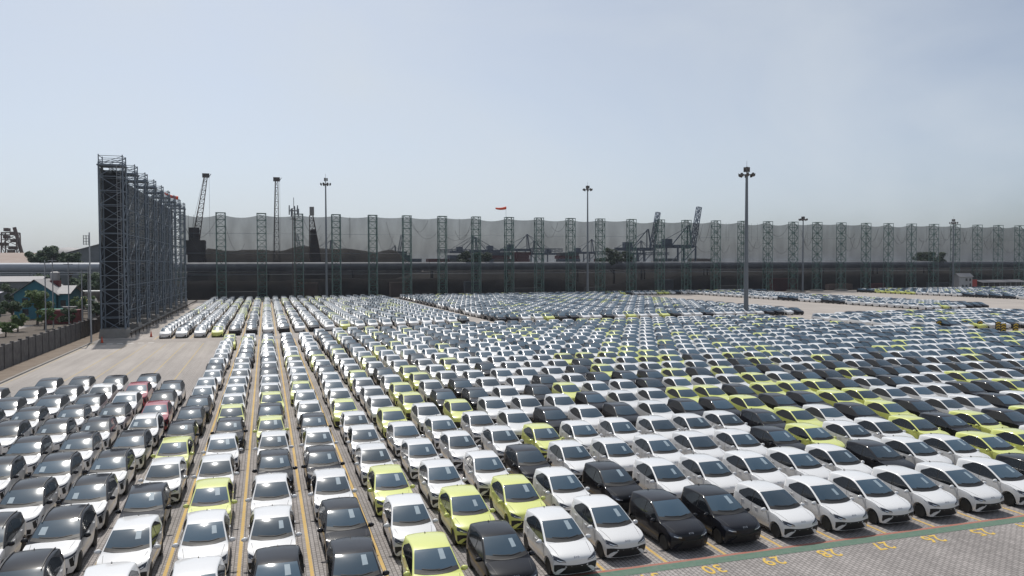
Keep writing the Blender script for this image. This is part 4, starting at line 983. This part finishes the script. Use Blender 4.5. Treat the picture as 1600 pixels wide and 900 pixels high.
# truck
t = thing('mixer_truck', 'yellow and white mixer truck parked behind the boundary wall', 'truck', (-41.2, 203, 0))
b = MB(); b.box((-3.6, -1.2, .9), (3.4, 1.2, 1.2)); b.build('chassis', 'dark_steel', t)
b = MB(); b.add([(1.6, -1.2, 1.0), (3.5, -1.2, 1.0), (3.5, -1.2, 2.3), (3.1, -1.2, 3.4), (1.6, -1.2, 3.4), (1.6, 1.2, 1.0), (3.5, 1.2, 1.0), (3.5, 1.2, 2.3), (3.1, 1.2, 3.4), (1.6, 1.2, 3.4)], [(0, 1, 2, 3, 4), (9, 8, 7, 6, 5), (0, 5, 6, 1), (1, 6, 7, 2), (2, 7, 8, 3), (3, 8, 9, 4), (4, 9, 5, 0)]); b.build('cab', 'truck_white', t)
b = MB(); b.box((1.9, -1.23, 2.2), (3.0, -1.19, 3.0)); b.build('cab_window', 'window_dark', t)
b = MB(); b.lathe([(.5, -3.6), (1.0, -2.8), (1.35, -1.2), (1.3, .2), (.7, 1.4)], 14, 'x', (0, 0, 2.6)); b.build('drum', 'truck_yellow', t, smooth=True, sharp=50)
for px in (-2.6, -1.5, 2.6):
    for py in (-1.1, 1.1): b = MB(); b.lathe([(.5, -.15), (.5, .15)], 14, 'z'); b.v = [(v[0] + px, v[2] + py, v[1] + .5) for v in b.v]; b.build('wheel', 'tyre', t)
t = thing('red_container', 'dark red container behind the boundary wall', 'container', (-37.0, 168, 0)); b = MB(); b.box((-2.9, -1.2, .1), (2.9, 1.2, 2.7)); b.build('shell', 'container_red', t)
for k in range(14): b = MB(); b.box((-2.75 + k * .41, -1.25, .3), (-2.58 + k * .41, -1.2, 2.5)); b.build('rib', 'container_red', t)
t = thing('green_awning', 'green sheet awning between the teal house and the wall', 'awning', (-39.8, 172, 0)); b = MB(); b.box((-1.9, -1.2, 2.6), (1.9, 1.2, 2.7)); b.build('sheet', 'green_sheet', t); b = MB()
for px in (-1.7, 1.7): b.bar((px, -1, 0), (px, -1, 2.6), .06)
b.build('posts', 'galv', t)
for i, (x, y, w, d, h, wm, lb) in enumerate(((-47.5, 152, 3.2, 2.4, 2.6, 'white_wall', 'small whitewashed booth by the dusty street'), (-38.6, 180, 2.0, 1.2, 2.6, 'truck_white', 'white box cabin in front of the teal wing'), (-33.5, 182, 3.8, 2.6, 2.9, 'shed_grey', 'grey flat-roofed hut behind the wall near the first plinth'), (-56, 160, 6, 5, 2.8, 'shed_grey', 'dark low hut with pale roof at the left edge'))):
    t = thing('hut', lb, 'hut', (x, y, 0)); b = MB(); b.box((-w / 2, -d / 2, 0), (w / 2, d / 2, h)); b.build('wall', wm, t)
    b = MB(); b.box((-w / 2 - .3, -d / 2 - .3, h), (w / 2 + .3, d / 2 + .3, h + .14)); b.build('roof', 'truck_white' if i != 1 else 'roof_grey', t); b = MB(); b.box((-.4, -d / 2 - .05, 0), (.4, -d / 2, 2)); b.build('door', 'window_dark', t)
for i, (tx, ty, th, trd) in enumerate(((-40, 150, 3.0, 1.6), (-34, 160, 3.4, 1.9), (-33, 176, 3.8, 2.0), (-37.5, 186, 4.6, 2.2), (-53, 176, 4.2, 2.2), (-31, 196, 5.0, 2.6), (-35, 214, 6.0, 3.0), (-30.5, 225, 6.5, 3.0), (-56, 206, 7.0, 3.4), (-39, 140, 2.4, 1.4))):
    tree(tx, ty, th, trd, 'bushy shrub among the huts beyond the wall, %s one counted from the street' % ordn(i + 1), 'leaf_dark' if i % 3 else 'leaf_light', 40 + i, .26, 10, 110, group='shrubs beyond the wall')
# poles
for i, (x, y, h, r) in enumerate(((-33.4, 140, 12.0, .11), (-36.5, 158, 12.5, .11), (-28.4, 141, 10.4, .13), (-31.4, 146, 11.8, .1), (-29.6, 152, 11.0, .14))):
    t = thing('utility_pole', 'thin grey utility pole behind the boundary wall, %s from the left' % ordn(i + 1) if i != 0 else 'thin utility pole nearest the street behind the boundary wall', 'pole', (x, y, 0), 'utility poles behind the wall'); b = MB(); b.bar((0, 0, 0), (0, 0, h), r, 8, r * .7); b.build('shaft', 'galv', t, smooth=True, sharp=50)
    b = MB(); b.box((-.7, -.05, h - .5), (.7, .05, h - .38)); b.build('cross_arm', 'galv', t)
t = thing('lamp_pole', 'tall thin pole with box head standing before the first blue-grey tower', 'pole', (-24.3, 126, 0)); b = MB(); b.bar((0, 0, 0), (0, 0, 15.9), .13, 8, .09); b.build('shaft', 'galv', t, smooth=True, sharp=50)
b = MB(); [b.bar((-.75, y_, 14.2 + k * .4), (-.1, y_, 14.2 + k * .4), .03) for y_ in (-.2, .2) for k in range(4)]; [b.bar((x_, y_, 14.1), (x_, y_, 15.5), .03) for x_ in (-.75, -.42, -.1) for y_ in (-.2, .2)]; b.build('box_head', 'mast_grey', t); b = MB(); b.lathe([(.02, 0), (.3, .08), (.33, .15)], 12, 'z', (.55, -.2, 3.2)); b.bar((0, 0, 3.2), (.55, -.2, 3.3), .04); b.build('dish', 'white_wall', t)
# cones, barriers, gatehouse
for i, (x, y) in enumerate(((-22.5, 123.8), (-17.1, 131.9))):
    t = thing('traffic_cone', ('orange traffic cone beside the first plinth', 'orange traffic cone beside the leftmost car of the second block')[i], 'traffic cone', (x, y, 0)); b = MB(); b.lathe([(.17, .05), (.11, .42), (.08, .6), (.03, .95)], 12); b.build('body', 'cone_orange', t, smooth=True, sharp=60); b = MB(); b.box((-.24, -.24, 0), (.24, .24, .05)); b.build('base', 'warn_black', t)
for i, (x, y) in enumerate(((106.4, 101.5), (108.4, 100.9), (110.4, 100.2), (112.6, 99.2), (114.2, 97.2), (112.0, 94.4), (113.6, 93.6), (115.2, 93.0))):
    t = thing('chevron_barrier', 'black and yellow chevron barrier at the right edge, %s from the left' % ordn(i + 1), 'barrier', (x, y, 0), 'chevron barriers by the right edge of the yard')
    b = MB(); b.box((-.55, -.06, .15), (.55, .06, 1.45)); b.build('panel', 'warn_black', t)
    for k in range(3):
        b = MB(); z = .2 + k * .42; b.add([(-.5, -.075, z), (0, -.075, z + .25), (.5, -.075, z), (.5, -.075, z + .2), (0, -.075, z + .45), (-.5, -.075, z + .2)], [(0, 1, 4, 5), (1, 2, 3, 4)]); b.build('chevron', 'warn_yellow', t)
    b = MB(); b.box((-.5, -.4, 0), (-.4, .4, .15)); b.box((.4, -.4, 0), (.5, .4, .15)); b.build('foot', 'warn_black', t)
t = gable('gatehouse', 'small white two-storey gatehouse in front of the netting at the right', 'building', 280.0, 287.2, 257, 260, 5.6, 6.8, 'white_wall', 'roof_grey', .4, 'x', ((.4, 3.6, 1.0, 1.1), (2.4, 3.6, 1.0, 1.1), (-1.6, .8, 1.0, 1.2), (.4, .8, 1.0, 1.2), (2.5, .8, .9, 1.8)))
t = thing('red_kiosk', 'narrow red kiosk against the white gatehouse', 'kiosk', (288.9, 259, 0)); b = MB(); b.box((-1.5, -1.5, 0), (1.5, 1.5, 4.2)); b.build('wall', 'red_wall', t); b = MB(); b.box((-1.7, -1.7, 4.2), (1.7, 1.7, 4.4)); b.build('roof', 'dark_steel', t)
t = thing('long_shed', 'long low dark shed right of the gatehouse', 'shed', (305, 259, 0)); b = MB(); b.add([(-12, -2, 2.9), (14, -2, 2.9), (14, 2.4, 3.9), (-12, 2.4, 3.9)], [(0, 1, 2, 3)]); b.add([(-12, -2, 2.8), (14, -2, 2.8), (14, 2.4, 3.8), (-12, 2.4, 3.8)], [(3, 2, 1, 0)]); b.build('roof', 'roof_grey', t)
b = MB(); b.box((-11.8, 1.9, 0), (13.8, 2.1, 3.6)); b.build('back_wall', 'dark_steel', t)
for k in range(9): b = MB(); b.bar((-11.5 + k * 3.1, -1.8, 0), (-11.5 + k * 3.1, -1.8, 2.85), .09); b.build('post', 'white_wall', t)

# ------------------------------------------------------------------ haze
hm_ = bpy.data.materials.new('haze'); hm_.use_nodes = True; n_ = hm_.node_tree.nodes; n_.remove(n_['Principled BSDF'])
pv = n_.new('ShaderNodeVolumePrincipled'); pv.inputs['Color'].default_value = (.80, .88, 1, 1); pv.inputs['Density'].default_value = .0001; pv.inputs['Anisotropy'].default_value = .3
hm_.node_tree.links.new(pv.outputs[0], n_['Material Output'].inputs['Volume']); MATS['haze'] = hm_
b = MB(); b.box((-4600, -310, -1), (4600, 8100, 56)); b.build('haze', 'haze', kind='stuff', label='thin pale haze over the yard and the harbour')
